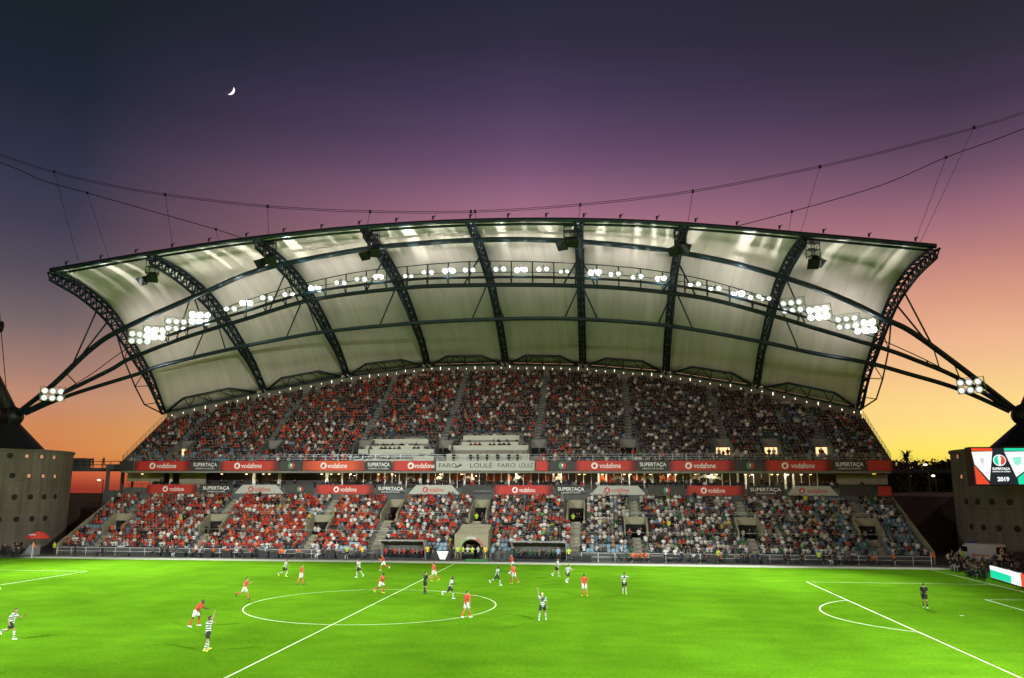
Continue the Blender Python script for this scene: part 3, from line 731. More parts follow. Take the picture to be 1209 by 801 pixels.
# walkways from the stand to the towers
def walkway(xa, xb, y, z, label):
    t = empty('footbridge', ((xa+xb)/2, y, z), 0, label, 'footbridge')
    b = MB(); b.box(xa, xb, y-1.1, y+1.1, z-.5, z); b.build('deck', 'dark_concrete', t)
    b = MB()
    for yy in (y-1.05, y+1.05):
        for h in (.55, 1.1): b.tube([(xa, yy, z+h), (xb, yy, z+h)], .03, 5)
        for x in np.arange(xa, xb, 1.5): b.tube([(x, yy, z), (x, yy, z+1.1)], .03, 5)
    b.build('railing', 'black_steel', t)
    b = MB()
    b.box(xb-2.2, xb-2.0, y-.2, y+.2, 0, z-.502)
    b.build('column', 'dark_concrete', t)
WL = aty((120, 553), 64.5); walkway(-69.5, -56.6, 64.5, WL[2], 'raised walkway between the left tower and the stand')
WR = aty((1080, 555), 64.5); walkway(55.6, 70, 64.5, WR[2], 'raised walkway between the stand and the right tower')
c = aty((90, 552), 63)
t = empty('cabin', (c[0], 62.8, 0), 0, 'small dark cabin on the left walkway beside the tower', 'cabin'); b = MB(); b.box(c[0]-1.1, c[0]+.9, 63.6, 65.4, WL[2]+.004, WL[2]+1.5); b.build('wall', 'dark_concrete', t)
b = MB(); b.box(c[0]-1.2, c[0]+1.0, 63.5, 65.5, WL[2]+1.502, WL[2]+1.6); b.build('roof', 'black_steel', t)
# street lamps seen lit behind the right gap
for (px, py, yy, lab) in ((1095, 549, 80, 'lit street lamp beyond the right walkway'), (1104, 562, 84, 'small lit lamp low behind the right gap'), (122, 567, 78, 'small lit lamp below the left walkway'),):
    p = aty((px, py), yy); t = empty('street_lamp', (p[0], p[1], 0), 0, lab, 'street lamp')
    b = MB(); b.tube([(p[0], p[1], 0), (p[0], p[1], p[2]), (p[0]-.5, p[1]-.4, p[2]+.15)], .07, 6); b.build('post', 'black_steel', t)
    b = MB(); b.sphere((p[0]-.5, p[1]-.5, p[2]), (.32, .3, .18), 8, 6); b.build('lamp_head', 'strip', t)

# ================================================================== CABLES
def cable(pxs, yc, ye, ends, label, hang, name='suspension_cable', double=True):
    pts = []
    for px in pxs:
        y = yc
        for _ in range(5): x = aty(px, y)[0]; y = yc+(ye-yc)*min(1.3, (abs(x)/90)**2)
        pts.append(aty(px, y))
    allp = dense([ends[0]]+pts+[ends[1]], 6)
    t = empty(name, (0, yc, 40), 0, label, 'cable')
    b = MB()
    if double:
        for dz in (-.11, .11): b.tube([p+(0, 0, dz) for p in allp], .036, 5)
    else: b.tube(allp, .058, 6)
    b.build('main_cable', 'cable', t)
    for (pa, pb, yb) in hang:
        x0 = aty(pa, yc)[0]; y = yc
        for _ in range(5): x0 = aty(pa, y)[0]; y = yc+(ye-yc)*min(1.3, (abs(x0)/90)**2)
        A = aty(pa, y); Bq = aty(pb, yb)
        b = MB(); b.tube([A, Bq], .03, 4); h = b.build('hanger', 'cable', t)
        b = MB(); b.obox(A, (.13, 0, 0), (0, .12, 0), (0, 0, .2)); b.build('clamp', 'black_steel', h)
cable([(0,183),(55,201),(120,217),(195,230),(316,244),(437,250),(560,250),(685,242),(818,226),(968,197),(1090,167.5),(1209,133)], 37.5, 50, (TL[5], TR[5]),
      'double suspension cable sweeping over the front edge of the roof',
      [((64,203),(92,308),36.5), ((195,230),(204,292),36), ((316,244),(317,277),36), ((437,250),(433,270),36), ((556,250),(554,266),36), ((561,250),(562,266),36), ((685,242),(682,264),36), ((818,226),(812,264),36), ((968,197),(945,277),36), ((1150,150.5),(1085,290),36.5)])
cable([(0,192),(50,213),(103,228),(195,254),(255,271),(300,284),(420,303),(580,310),(760,296),(875,266),(935,250),(1040,219),(1117,186),(1209,152)], 60, 50, (TL[5]+(0, 2, -1), TR[5]+(0, 2, -1)),
      'suspension cable dipping behind the front edge of the roof',
      [((103,228),(129,306),56), ((255,271),(258,285),58), ((935,250),(930,280),58), ((1117,186),(1079,289),56)], double=False)

# ================================================================== FLOODLIGHTS
def lamp_head(parent=None, r=.45, n=16):
    b = MB(); b.lathe([(.10, .42), (r*.55, .34), (r*.95, .05), (r, -.06), (r*.94, -.06)], n=n)
    h = b.build('lamp_head', 'black_steel', parent)
    b = MB(); b.lathe([(0, -.03), (r*.5, -.05), (r*.93, -.045), (r*.93, .0)], n=n); b.build('lens', 'lamp', h)
    return h
def aim_euler(p, target):
    d = Vector(target)-Vector(p); return d.to_track_quat('-Z', 'Y').to_euler()
proto = None
PAIRS = [(272,365),(291,358),(315,352),(341,348),(372,341),(402,334),(426,330),(447,327),(482,326),(505,322),(530,320),(554,319),(590,318),(615,319),(641,318),(666,321),(702,322),(726,324),(752,327),(780,329),(820,336),(844,341),(871,347),(891,351),(904,353)]
SINGLE = {7, 8, 15, 24, 19}
LAMPPOS = []
for i, px in enumerate(PAIRS):
    x = aty(px, 45)[0]; g = at_x(CB, x); g2 = at_x(CT, x); y = (g[1]+g2[1])/2-.75; p = aty(px, y)
    if proto is None:
        o = empty('floodlight'); proto = o
        for sx in (-.52, .52):
            h = lamp_head(o, .44); h.location = (sx, 0, 0)
        b = MB(); b.box(-1.0, 1.0, .12, .2, .25, .33); b.box(-.05, .05, .1, .3, .3, .9); b.box(-1.0, -.95, -.1, .2, .25, .33); b.box(.95, 1.0, -.1, .2, .25, .33); b.build('bracket', 'steel_grey', o)
    else: o = copy_tree(proto)
    o.location = p; o.rotation_euler = aim_euler(p, (p[0]*.55, -6, 0)); LAMPPOS.append(p)
    if i in SINGLE: o.scale = (.82, .82, .82)
    tag(o, f'glowing twin floodlight on the gantry under the roof, {ordinal(i+1)} from the left', 'floodlight', 'floodlights along the roof gantry')
proto = None
BANKS = [((165,399),'large blazing floodlight bank at the far left of the roof, nearest the tower'), ((183,394),'large blazing floodlight bank under the left of the roof, second from the left edge'),
         ((208,384),'large blazing floodlight bank under the left of the roof, third from the edge'), ((236,376),'large blazing floodlight bank under the left of the roof, beside the second rib'),
         ((935,362),'large blazing floodlight bank under the right of the roof, beside the second rib'), ((966,370),'large blazing floodlight bank under the right of the roof, third from the edge'),
         ((1000,381),'large blazing floodlight bank under the right of the roof, second from the edge'), ((1021,386),'large blazing floodlight bank at the far right of the roof, nearest the edge'),
         ((62,466),'blazing floodlight bank on the arch leg above the left tower'), ((1145,456),'blazing floodlight bank on the arch leg above the right tower')]
BANKPOS = []
for i, (px, lab) in enumerate(BANKS):
    if i < 8:
        x = aty(px, 45)[0]; y = at_x(CB, x)[1]-1.0
    else: y = 46.3
    p = aty(px, y)
    if proto is None:
        o = empty('floodlight_bank'); proto = o
        for sy in (-.5, .5):
            for sx in (-1.0, 0, 1.0): h = lamp_head(o, .49); h.location = (sx, sy, 0)
        b = MB(); b.box(-1.6, 1.6, -.05, .05, .45, .55)
        for sx in (-1.55, 1.55): b.box(sx-.05, sx+.05, -1.05, 1.05, .56, .64)
        b.box(-1.6, 1.6, 1.0, 1.05, .45, .55); b.box(-1.6, 1.6, -1.05, -1.0, .45, .55); b.tube([(0, 0, .6), (0, .3, 1.4)], .08, 6); b.build('frame', 'steel_grey', o)
    else: o = copy_tree(proto)
    o.location = p; o.rotation_euler = aim_euler(p, (p[0]*.30, -12, 0)); BANKPOS.append(p); tag(o, lab, 'floodlight', 'large floodlight banks under the roof')

# ================================================================== LOUDSPEAKER CLUSTERS
proto = None
for i, (px, k, side) in enumerate((((180,318), 1, 1), ((318,297), 2, 1), ((441,288), 3, 1), ((672,276), 5, 1), ((803,282), 6, 1), ((960,298), 7, -1))):
    p = aty(px, 37.4)
    if proto is None:
        o = empty('loudspeaker_cluster'); proto = o
        b = MB()
        for sx in (-.7, .7):
            for sy in (-.5, .5): b.tube([(sx, sy, -.9), (sx, sy, 2.0)], .05, 5)
        for z in (-.6, .3, 1.2): b.box(-.75, .75, -.55, .55, z-.04, z+.04)
        b.tube([(-.7, -.5, -.6), (.7, -.5, 1.2)], .04, 5); b.tube([(.7, .5, -.6), (-.7, .5, 1.2)], .04, 5); b.build('hanging_frame', 'black_steel', o)
        for (c_, az) in (((.35, -.3, -1.15), .4), ((-.75, -.5, -1.6), -.5)):
            b = MB(); d = np.array((math.sin(az)*.6, -.6, -.62)); d /= np.linalg.norm(d); s_ = np.cross(d, (0, 0, 1)); s_ /= np.linalg.norm(s_); u_ = np.cross(s_, d)
            c_ = np.array(c_); vs = []
            for (q, w_, h_) in ((-.7, .28, .25), (.65, .75, .62)):
                for (i1, j1) in ((-1,-1),(1,-1),(1,1),(-1,1)): vs.append(c_+d*q+s_*w_*i1+u_*h_*j1)
            b.add(vs, [(0,3,2,1),(4,5,6,7),(0,1,5,4),(1,2,6,5),(2,3,7,6),(3,0,4,7)]); b.build('loudspeaker', 'black_steel', o)
    else: o = copy_tree(proto)
    o.location = p; o.scale = (side*.95, .95, .95) if side > 0 else (.95, .95, .95)
    if side < 0: o.rotation_euler = (0, 0, R(28))
    tag(o, f'dark loudspeaker cluster hanging under the front roof edge, {ordinal(i+1)} from the left', 'loudspeaker', 'loudspeaker clusters under the roof edge')

# ================================================================== BANNERS
def grad_banner(name, c, dark, lo=.10):
    m, nt, b = newmat(name); b.inputs['Roughness'].default_value = .6
    tc = nt.nodes.new('ShaderNodeTexCoord'); sp = nt.nodes.new('ShaderNodeSeparateXYZ'); nt.links.new(tc.outputs['Generated'], sp.inputs[0])
    n = nt.nodes.new('ShaderNodeTexNoise'); n.inputs['Scale'].default_value = 3.5; nt.links.new(tc.outputs['Generated'], n.inputs['Vector'])
    ad = nt.nodes.new('ShaderNodeMath'); ad.operation = 'MULTIPLY_ADD'; ad.inputs[1].default_value = .10; nt.links.new(n.outputs['Fac'], ad.inputs[0]); nt.links.new(sp.outputs['X'], ad.inputs[2])
    rp = nt.nodes.new('ShaderNodeValToRGB'); e = rp.color_ramp.elements; e[0].position = .05; e[0].color = tuple(dark)+(1,); e[1].position = .05+lo; e[1].color = tuple(c)+(1,)
    q = e.new(.93-lo*.3); q.color = tuple(c)+(1,); q = e.new(1.0); q.color = tuple(dark)+(1,)
    nt.links.new(ad.outputs[0], rp.inputs['Fac']); nt.links.new(rp.outputs['Color'], b.inputs['Base Color']); return m
M['red_banner'] = grad_banner('red_banner_print', (0.50, 0.030, 0.018), (0.13, 0.007, 0.005))
M['orange_banner'] = grad_banner('orange_banner_print', (0.66, 0.085, 0.022), (0.30, 0.03, 0.01), .25)
def px_banner(kind, x0, x1, y, z0, z1, label, logo=None, txt=None, slant=.0, extra=None):
    X0 = aty((x0, 551 if z1 > 10 else 580), y)[0]; X1 = aty((x1, 551 if z1 > 10 else 580), y)[0]
    h = z1-z0; zc = (z0+z1)/2; s = slant*h; wx = lambda p: aty((p, 551 if z1 > 10 else 580), y)[0]
    mm = {'red': 'red_banner', 'orange': 'orange_banner', 'white': 'white_banner', 'dark': 'grey_banner'}[kind]
    o_loc = ((X0+X1)/2, y, z0)
    t = empty('advertising_banner', o_loc, 0, label, 'banner', 'advertising banners on the two front bands')
    b = MB(); po = [(X0, z0), (X1, z0), (X1-s, z1), (X0+s, z1)]
    b.prism(po, y, y+.03, ((0,0,0), (1,0,0), (0,0,1), (0,1,0))); b.build('printed_panel', mm, t)
    tm = 'banner_text_red' if kind == 'white' else 'print_white'
    fy = y-.010
    def put(s_, size, m, x, z, bold=0, width=1.0): text_obj('lettering', s_, size, m, (x, fy, z), t, bold=bold, width=width, extrude=.005)
    if logo is not None:
        lxx = wx(logo); r = h*.33
        g = MB(); g.prism([(lxx+r*math.cos(2*math.pi*k/20), zc+r*math.sin(2*math.pi*k/20)) for k in range(20)], fy, y-.004, ((0,0,0), (1,0,0), (0,0,1), (0,1,0)), 0)
        q = r*.50; po = [(lxx-.06*r+q*math.cos(a), zc-.12*r+q*math.sin(a)) for a in np.linspace(math.pi*.62, math.pi*2.25, 14)]
        po = po+[(lxx+.42*r, zc+.72*r)]
        g.prism(po, fy-.006, fy-.002, ((0,0,0), (1,0,0), (0,0,1), (0,1,0)), 1)
        g.build('round_logo', (['print_white', 'banner_text_red'] if kind != 'white' else ['banner_text_red', 'white_banner']), t)
    if txt: put(txt[0], h*.72, tm, (wx(txt[1])+wx(txt[2]))/2, zc-.02*h, .008, (wx(txt[2])-wx(txt[1]))/max(.1, text_width(txt[0], h*.72)))
    if extra == 'cup':
        c_ = (wx(x0)+wx(x1))/2; put('SUPERTAÇA', h*.52, 'print_white', c_, zc+.10*h, .008, min(1.15, (X1-X0)*.86/text_width('SUPERTAÇA', h*.52)))
        put('CÂNDIDO DE OLIVEIRA', h*.2, 'print_white', c_, zc-.30*h, 0, 1.0)
    if extra == 'emblem':
        c_ = (wx(x0)+wx(x1))/2+.1; r = h*.36
        for (a0, a1, m) in ((100, 260, 'green_print'), (-80, 80, 'banner_text_red')):
            g = MB(); pa = [(c_+r*math.cos(R(a)), zc+r*math.sin(R(a))) for a in np.linspace(a0, a1, 10)]+[(c_+r*.45*math.cos(R(a)), zc+r*.45*math.sin(R(a))) for a in np.linspace(a1, a0, 8)]
            g.prism(pa, fy, y-.004, ((0,0,0), (1,0,0), (0,0,1), (0,1,0))); g.build('emblem', m, t)
        g = MB(); po = [(c_-.28*r, zc+.5*r), (c_+.28*r, zc+.5*r), (c_+.2*r, zc-.1*r), (c_, zc-.55*r), (c_-.2*r, zc-.1*r)]; g.prism(po, fy, y-.004, ((0,0,0), (1,0,0), (0,0,1), (0,1,0))); g.build('emblem', 'print_white', t)
    if extra == 'towns':
        for (s_, a, c2, sz) in (('FARO', 516, 541, .62), ('LOULÉ', 554, 582, .66), ('·', 583, 586, .6), ('FARO', 587, 609, .62), ('LOULÉ', 613, 629, .64)):
            put(s_, h*sz, 'banner_text_dark', wx((a+c2)/2), zc, .004, min(1.2, (wx(c2)-wx(a))/text_width(s_, h*sz)) if s_ != '·' else 1)
        a, c2 = wx(537), wx(545); g = MB()
        g.prism([(a, zc-.22*h), (a+.3, zc-.02*h), (c2-.25, zc+.1*h), (c2-.3, zc+.3*h), (c2+.1, zc+.02*h), (c2-.35, zc-.12*h), (a+.3, zc-.2*h)], fy, y-.004, ((0,0,0), (1,0,0), (0,0,1), (0,1,0))); g.build('arrow_emblem', 'banner_text_dark', t)
_tw = {}
def text_width(s_, size):
    if s_ not in _tw:
        me = text_mesh(s_, 1.0); xs_ = [v.co.x for v in me.vertices]; _tw[s_] = max(xs_)-min(xs_); bpy.data.meshes.remove(me)
    return _tw[s_]*size
UB = (51.18, 11.02, 12.38); LB = (52.34, 7.78, 9.02)
V = 'vodafone'
n_ = {'c': 0}
upper = [('dark',141,157,None,None,None,'plain charcoal panel at the left end of the upper banner band'),
 ('red',159,225,180,(V,185,208),None,'red sponsor banner at the far left of the upper band'),
 ('dark',226,258,None,None,'cup','charcoal cup banner with white letters, far left of the upper band'),
 ('red',260,329,280,(V,285,309),None,'red sponsor banner second from the left on the upper band'),
 ('dark',330,356,None,None,'emblem','charcoal panel with round green and red emblem, left half of the upper band'),
 ('orange',357,430,382,(V,387,410),None,'orange tinted sponsor banner on the upper band below the left press desks'),
 ('dark',432,462,None,None,'cup','charcoal cup banner on the upper band just right of the orange one'),
 ('red',463,514,485,(V,489,513),None,'red sponsor banner on the upper band ending at the long white banner'),
 ('white',515,631,None,None,'towns','long white banner with grey town names in the middle of the upper band'),
 ('red',632,648,None,None,None,'short plain red banner right of the long white banner'),
 ('dark',649,677,None,None,'emblem','charcoal panel with round emblem right of the short red banner'),
 ('red',679,752,702,(V,708,733),None,'red sponsor banner on the upper band, first full one right of the white banner'),
 ('dark',753,789,None,None,'cup','charcoal cup banner with white letters between two red ones, upper band right of centre'),
 ('red',790,868,813,(V,819,845),None,'red sponsor banner on the upper band, second full one right of the white banner'),
 ('dark',869,901,None,None,'emblem','charcoal panel with round emblem, right half of the upper band'),
 ('red',902,983,927,(V,934,962),None,'red sponsor banner at the far right of the upper band, with lettering'),
 ('dark',984,1022,None,None,'cup','charcoal cup banner near the right end of the upper band'),
 ('red',1023,1055,None,None,None,'plain red banner closing the right end of the upper band')]
for (k_, a, c_, lg, tx, ex, lab) in upper: px_banner(k_, a, c_, UB[0], UB[1], UB[2], lab, lg, tx, 0.0 if k_ != 'red' else .1, ex)
lower = [('red',173,233,195,(V,200,217),None,'dim red sponsor banner at the far left of the lower band'),
 ('dark',235,275,None,None,'cup','charcoal cup banner at the left of the lower band'),
 ('white',277,335,296,(V,300,319),None,'white sponsor banner with red print at the left of the lower band'),
 ('dark',337,370,None,None,'emblem','charcoal panel with round emblem, left half of the lower band'),
 ('red',372,442,397,(V,402,421),None,'red sponsor banner on the lower band above the left fans'),
 ('dark',444,478,None,None,'cup','charcoal cup banner on the lower band left of the tunnel'),
 ('white',482,543,502,(V,507,524),None,'white sponsor banner with red print on the lower band left of the tunnel'),
 ('dark',545,581,None,None,None,'plain charcoal panel on the lower band above the tunnel'),
 ('red',583,654,608,(V,613,632),None,'red sponsor banner on the lower band right of the tunnel'),
 ('dark',656,692,None,None,'cup','charcoal cup banner on the lower band above the middle doorway'),
 ('white',697,763,717,(V,722,743),None,'white sponsor banner with red print on the lower band right of centre'),
 ('dark',765,808,None,None,'emblem','charcoal panel with round emblem, right half of the lower band'),
 ('red',810,880,831,(V,836,856),None,'red sponsor banner on the lower band, right half'),
 ('dark',882,926,None,None,'cup','charcoal cup banner on the lower band, right half'),
 ('white',928,990,947,(V,953,977),None,'white sponsor banner with red print at the right of the lower band'),
 ('dark',992,1034,None,None,None,'plain charcoal panel near the right end of the lower band'),
 ('red',1036,1054,None,None,None,'short plain red banner at the right end of the lower band')]
for (k_, a, c_, lg, tx, ex, lab) in lower: px_banner(k_, a, c_, LB[0], LB[1], LB[2], lab, lg, tx, .9 if k_ == 'white' else .1 if k_ == 'red' else 0.0, ex)

# flags and drapes hung inside the boxes, and small warm lamps
DR = [(535,546,'orange'),(549,560,'orange'),(575,591,'orange'),(597,604,'orange'),(618,628,'orange'),(641,655,'red'),(660,668,'red'),(705,719,'orange'),(719,733,'orange'),(747,762,'red'),(778,799,'orange'),(505,513,'orange'),(487,497,'orange'),(446,458,'orange')]
for i, (a, c_, k_) in enumerate(DR):
    y = VY1+.34; X0, X1 = aty((a, 567), y)[0], aty((c_, 567), y)[0]; z0 = 9.75
    n = 14; vs = []
    for q in range(n+1):
        x = X0+(X1-X0)*q/n; dz = .10*math.sin(q*1.1+i)+.05*math.sin(q*2.7)
        vs += [(x, y+.05*math.sin(q*1.9), z0+dz-.02*i % .1), (x, y+.05*math.cos(q*1.7), z0+.72+dz)]
    b = MB(); b.add(vs, [(2*q, 2*q+2, 2*q+3, 2*q+1) for q in range(n)])
    M.setdefault('drape', mat('orange_drape', (0.85, 0.13, 0.03), .7))
    o = b.build('drape', 'drape'); s_ = o.modifiers.new('cloth', 'SOLIDIFY'); s_.thickness = .02
    tag(o, f'bright orange cloth hung inside the hospitality box windows, {ordinal(sorted(DR).index(DR[i])+1)} from the left', 'drape', 'cloths hung behind the box windows')
WD = [(465,478),(517,529),(560,574),(648,656),(723,736),(757,773),(778,815)]
for i, (a, c_) in enumerate([(480,490),(513,523),(546,560),(606,618),(655,664),(722,737),(757,772),(815,852)]):
    y = VY1-.4; X0, X1 = aty((a, 567), y)[0], aty((c_, 567), y)[0]; z0 = 9.7 if i < 7 else 9.8
    n = 12; vs = []
    for q in range(n+1):
        x = X0+(X1-X0)*q/n; dz = (.25 if i < 7 else .32)*math.sin(math.pi*q/n)+.05*math.sin(q*1.3+i)
        vs += [(x, y+.04*math.sin(q*1.9), z0+dz), (x, y+.04*math.cos(q), z0+.38+dz)]
    b = MB(); b.add(vs, [(2*q, 2*q+2, 2*q+3, 2*q+1) for q in range(n)]); o = b.build('drape', 'white_banner'); s_ = o.modifiers.new('cloth', 'SOLIDIFY'); s_.thickness = .02
    tag(o, f'white cloth draped over the box level rail, {ordinal(i+1)} from the left', 'drape', 'white cloths on the box level')
proto = None
for i, px in enumerate((291, 311, 318, 380, 391, 400, 414, 447, 463, 520, 545, 660, 684, 690, 711, 737, 744, 768, 790, 798, 821, 840, 846, 880, 888, 911, 918, 930, 946, 957, 168, 262)):
    y = VY1-.9; p = aty((px, 559.3), y)
    if proto is None:
        b = MB(); b.lathe([(.02, .35), (.12, .2), (.15, .1), (.15, 0)], n=10); proto = b.build('ceiling_lamp', 'black_steel'); b = MB(); b.sphere((0, 0, .02), (.13, .13, .10), 8, 6); b.build('bulb', 'warm', proto); o = proto
    else: o = copy_tree(proto)
    o.location = (p[0], y, 10.62); o.scale = (1.5, 1.5, 1.2); q = sorted((291, 311, 318, 380, 391, 400, 414, 447, 463, 520, 545, 660, 684, 690, 711, 737, 744, 768, 790, 798, 821, 840, 846, 880, 888, 911, 918, 930, 946, 957, 168, 262)).index(px)+1
    tag(o, f'small warm ceiling lamp in front of the hospitality boxes, {ordinal(q)} from the left', 'ceiling lamp', 'warm lamps along the box level')

# ================================================================== PRESS DESKS
PRESS = []
pd = [(440,506,519.5,1),(423,512,531,2),(417,486,541.5,3),(488,512,540,4),(432,500,525.5,5),(547,613,513,6),(545,612,521,7),(530,625,528,8),(527,625,537,9)]
for i, (a, c_, py, k_) in enumerate(pd):
    pm = rake(((a+c_)/2, py), .62); r = max(0, round((pm[1]-51.5)/.8-.1)); y = uy(r)+.08; z = uz(r)
    X0, X1 = aty((a, py), y)[0], aty((c_, py), y)[0]
    PRESS.append((X0, X1, y, z, r, k_))
    t = empty('press_desk', ((X0+X1)/2, y, z), 0, ('left' if k_ <= 5 else 'right')+' press area: long white desk, '+{1:'topmost of its stack', 2:'wide middle row', 3:'lowest and longest row', 4:'short lowest piece at the right', 5:'slim grey row', 6:'topmost of its stack', 7:'second from the top', 8:'wide second lowest row', 9:'wide lowest row nearest the banners'}[k_], 'press desk', 'white press desks in the upper tier')
    b = MB(); b.box(X0, X1, y, y+.05, z+.01, z+(.66 if k_ != 9 else .92)); b.build('front_panel', 'desk', t)
    b = MB(); b.box(X0-.02, X1+.02, y-.05, y+.5, z+.665+(.26 if k_ == 9 else 0), z+.70+(.26 if k_ == 9 else 0)); b.build('desk_top', 'desk', t)


# ================================================================== SCREEN ON THE RIGHT TOWER
def emat(n, c, s_=1.2): M[n] = mat(n, tuple(x*.3 for x in c), .5, emis=c, estr=s_)
emat('screen_white', (.85, .88, .85)); emat('screen_red', (.75, .06, .02)); emat('screen_green', (.01, .62, .34)); emat('screen_black', (.008, .016, .022)); emat('screen_grey', (.55, .58, .56)); emat('screen_mint', (.25, .75, .55))
sc_y = TR[2]-TR[3]-.2
PA = aty((1146.5, 529.5), sc_y); PB = aty((1149.3, 572.2), sc_y); zt_, zb_ = PA[2], PB[2]; xa_ = PA[0]; xb2 = aty((1214, 550), sc_y+0.0)[0]
scr = empty('video_screen', (xa_, sc_y, zb_), 0, 'lit video screen with red, white and green shields on the right tower', 'video screen')
SW, SH = xb2-xa_, zt_-zb_
fr_ = ((xa_, sc_y, zb_), (SW, 0, 0), (0, 0, SH), (0, -1, 0))
b = MB(); b.box(xa_-.15, xb2+.15, sc_y, sc_y+1.4, zb_-.15, zt_+.15); b.build('cabinet', 'black_steel', scr)
def poly(pts_, m, d, name='picture'):
    b = MB(); b.prism([((x-897)/246, 1-(y-165)/170) for x, y in pts_], d, d+.006, fr_); return b.build(name, m, scr)
poly([(897,165),(1143,165),(1143,335),(897,335)], 'screen_black', .01)
poly([(897,165),(990,165),(990,178),(897,178)], 'screen_red', .02, 'top_band'); poly([(1043,165),(1143,165),(1143,177),(1043,177)], 'screen_green', .02, 'top_band')
poly([(897,182),(990,180),(965,318),(905,240)], 'screen_white', .02, 'shield'); poly([(903,245),(964,334),(905,334)], 'screen_red', .02, 'corner')
poly([(1043,182),(1143,180),(1143,258),(1085,300)], 'screen_white', .02, 'shield'); poly([(1143,264),(1143,334),(1092,334),(1090,305)], 'screen_green', .02, 'corner')
ce = lambda cx_, cy_, rx2, ry2, a0=0, a1=360, n=20: [(cx_+rx2*math.cos(R(a)), cy_-ry2*math.sin(R(a))) for a in np.linspace(a0, a1, n, endpoint=(a1-a0) < 360)]
poly(ce(1018,222,29,27), 'screen_white', .02, 'round_emblem')
poly(ce(1018,222,25,23,100,260), 'screen_green', .03, 'emblem_half'); poly(ce(1018,222,25,23,-80,80), 'screen_red', .03, 'emblem_half')
poly([(1010,208),(1026,208),(1023,226),(1018,236),(1013,226)], 'screen_white', .04, 'emblem_cup')
poly([(1078,208),(1116,206),(1112,236),(1097,248),(1082,236)], 'screen_mint', .03, 'crest'); poly([(930,212),(950,212),(948,232),(940,240),(932,232)], 'screen_grey', .03, 'crest')
def stext(s_, x, y, size, bold=.01):
    p = (xa_+SW*(x-897)/246, sc_y-.04, zb_+SH*(1-(y-165)/170)); text_obj('lettering', s_, size, 'screen_white', p, scr, bold=bold)
stext('SUPERTAÇA', 1021, 262, SH*.085, .012); stext('CÂNDIDO DE OLIVEIRA', 1021, 275, SH*.045, .004); stext('2019', 1026, 311, SH*.155, .03)

# ================================================================== LED BOARD AT THE RIGHT GOAL LINE
pa, pb2 = atz((1170, 683)), atz((1232, 702)); d = pb2-pa; Ln = np.linalg.norm(d); d /= Ln; nrm = np.array((d[1], -d[0], 0)); nrm *= np.sign(nrm @ (CP-pa)); 
led = empty('led_board', tuple(pa), 0, 'lit perimeter board in white, green and red beside the right goal line', 'advertising board')
frl = (pa, d, (0, 0, 1), nrm)
b = MB(); b.prism([(0, 0), (Ln, 0), (Ln, 1.25), (0, 1.25)], -.15, 0, frl); b.build('cabinet', 'black_steel', led)
def lpoly(pts_, m, dd): b = MB(); b.prism(pts_, dd, dd+.005, frl); b.build('lit_panel', m, led)
f0 = Ln*.63
lpoly([(0, .1), (f0, .1), (f0, 1.22), (0, 1.22)], 'screen_white', .004); lpoly([(.02, .12), (f0*.70, .12), (f0*.70, .78), (.02, .86)], 'screen_green', .012); lpoly([(f0+.01, .1), (Ln, .1), (Ln, 1.22), (f0+.01, 1.22)], 'screen_red', .004)

# ================================================================== PITCH-SIDE FURNITURE
rail = empty('pitch_railing', (0, 39.3, 0), 0, 'low pale tubular railing running along the front of the stand', 'railing')
xs_r = [(-53, TUN[0]-13.2), (TUN[0]+13.6, 54.6)]
for (a, c_) in xs_r:
    for z in (.55, 1.0): b = MB(); b.tube([(a, 39.3, z), (c_, 39.3, z)], .022, 6); b.build('rail', 'white', rail)

first = None
for (a, c_) in xs_r:
    for x in np.arange(a, c_, 2.0):
        if first is None:
            b = MB(); b.tube([(0, 0, 0), (0, 0, 1.02)], .035, 6); first = b.build('post', 'white'); attach(first, rail); p_ = first
        else: p_ = first.copy(); col.objects.link(p_)
        p_.location = (x, 39.3, 0)
# dugouts
def dugout(pxa, pxb, label):
    y0, y1 = 38.7, 40.35; X0, X1 = aty((pxa, 650), y0)[0], aty((pxb, 650), y0)[0]
    t = empty('dugout', ((X0+X1)/2, y0, 0), 0, label, 'dugout', 'team dugouts beside the tunnel')
    b = MB(); b.box(X0, X1, y1-.05, y1, .0, 2.0); b.build('back_panel', 'dark_concrete', t)
    b = MB()
    for x in (X0, X1): b = MB(); b.prism([(y0-.1, 2.15), (y1, 2.2), (y1, 0), (y1-.4, 0), (y0+.55, 1.2)], x-.04, x+.04, ((0,0,0), (0,1,0), (0,0,1), (1,0,0))); b.build('side_panel', 'shelter', t)
    b = MB(); b.box(X0-.1, X1+.1, y0-.25, y1+.02, 2.22, 2.30); b.build('roof', 'shelter', t)
    b = MB(); b.box(X0+.1, X1-.1, y1-.75, y1-.25, .38, .48); b.box(X0+.1, X1-.1, y1-.25, y1-.15, .48, 1.0); b.build('bench', 'red_seat' if False else 'black_steel', t)
    b = MB(); b.box(X0+.05, X1-.05, y0-.2, y0-.12, .02, .16); b.build('front_kerb', 'black_steel', t)
    return X0, X1
DG1 = dugout(449, 500, 'team dugout with white roof left of the tunnel'); DG2 = dugout(604, 668, 'team dugout with white roof right of the tunnel')
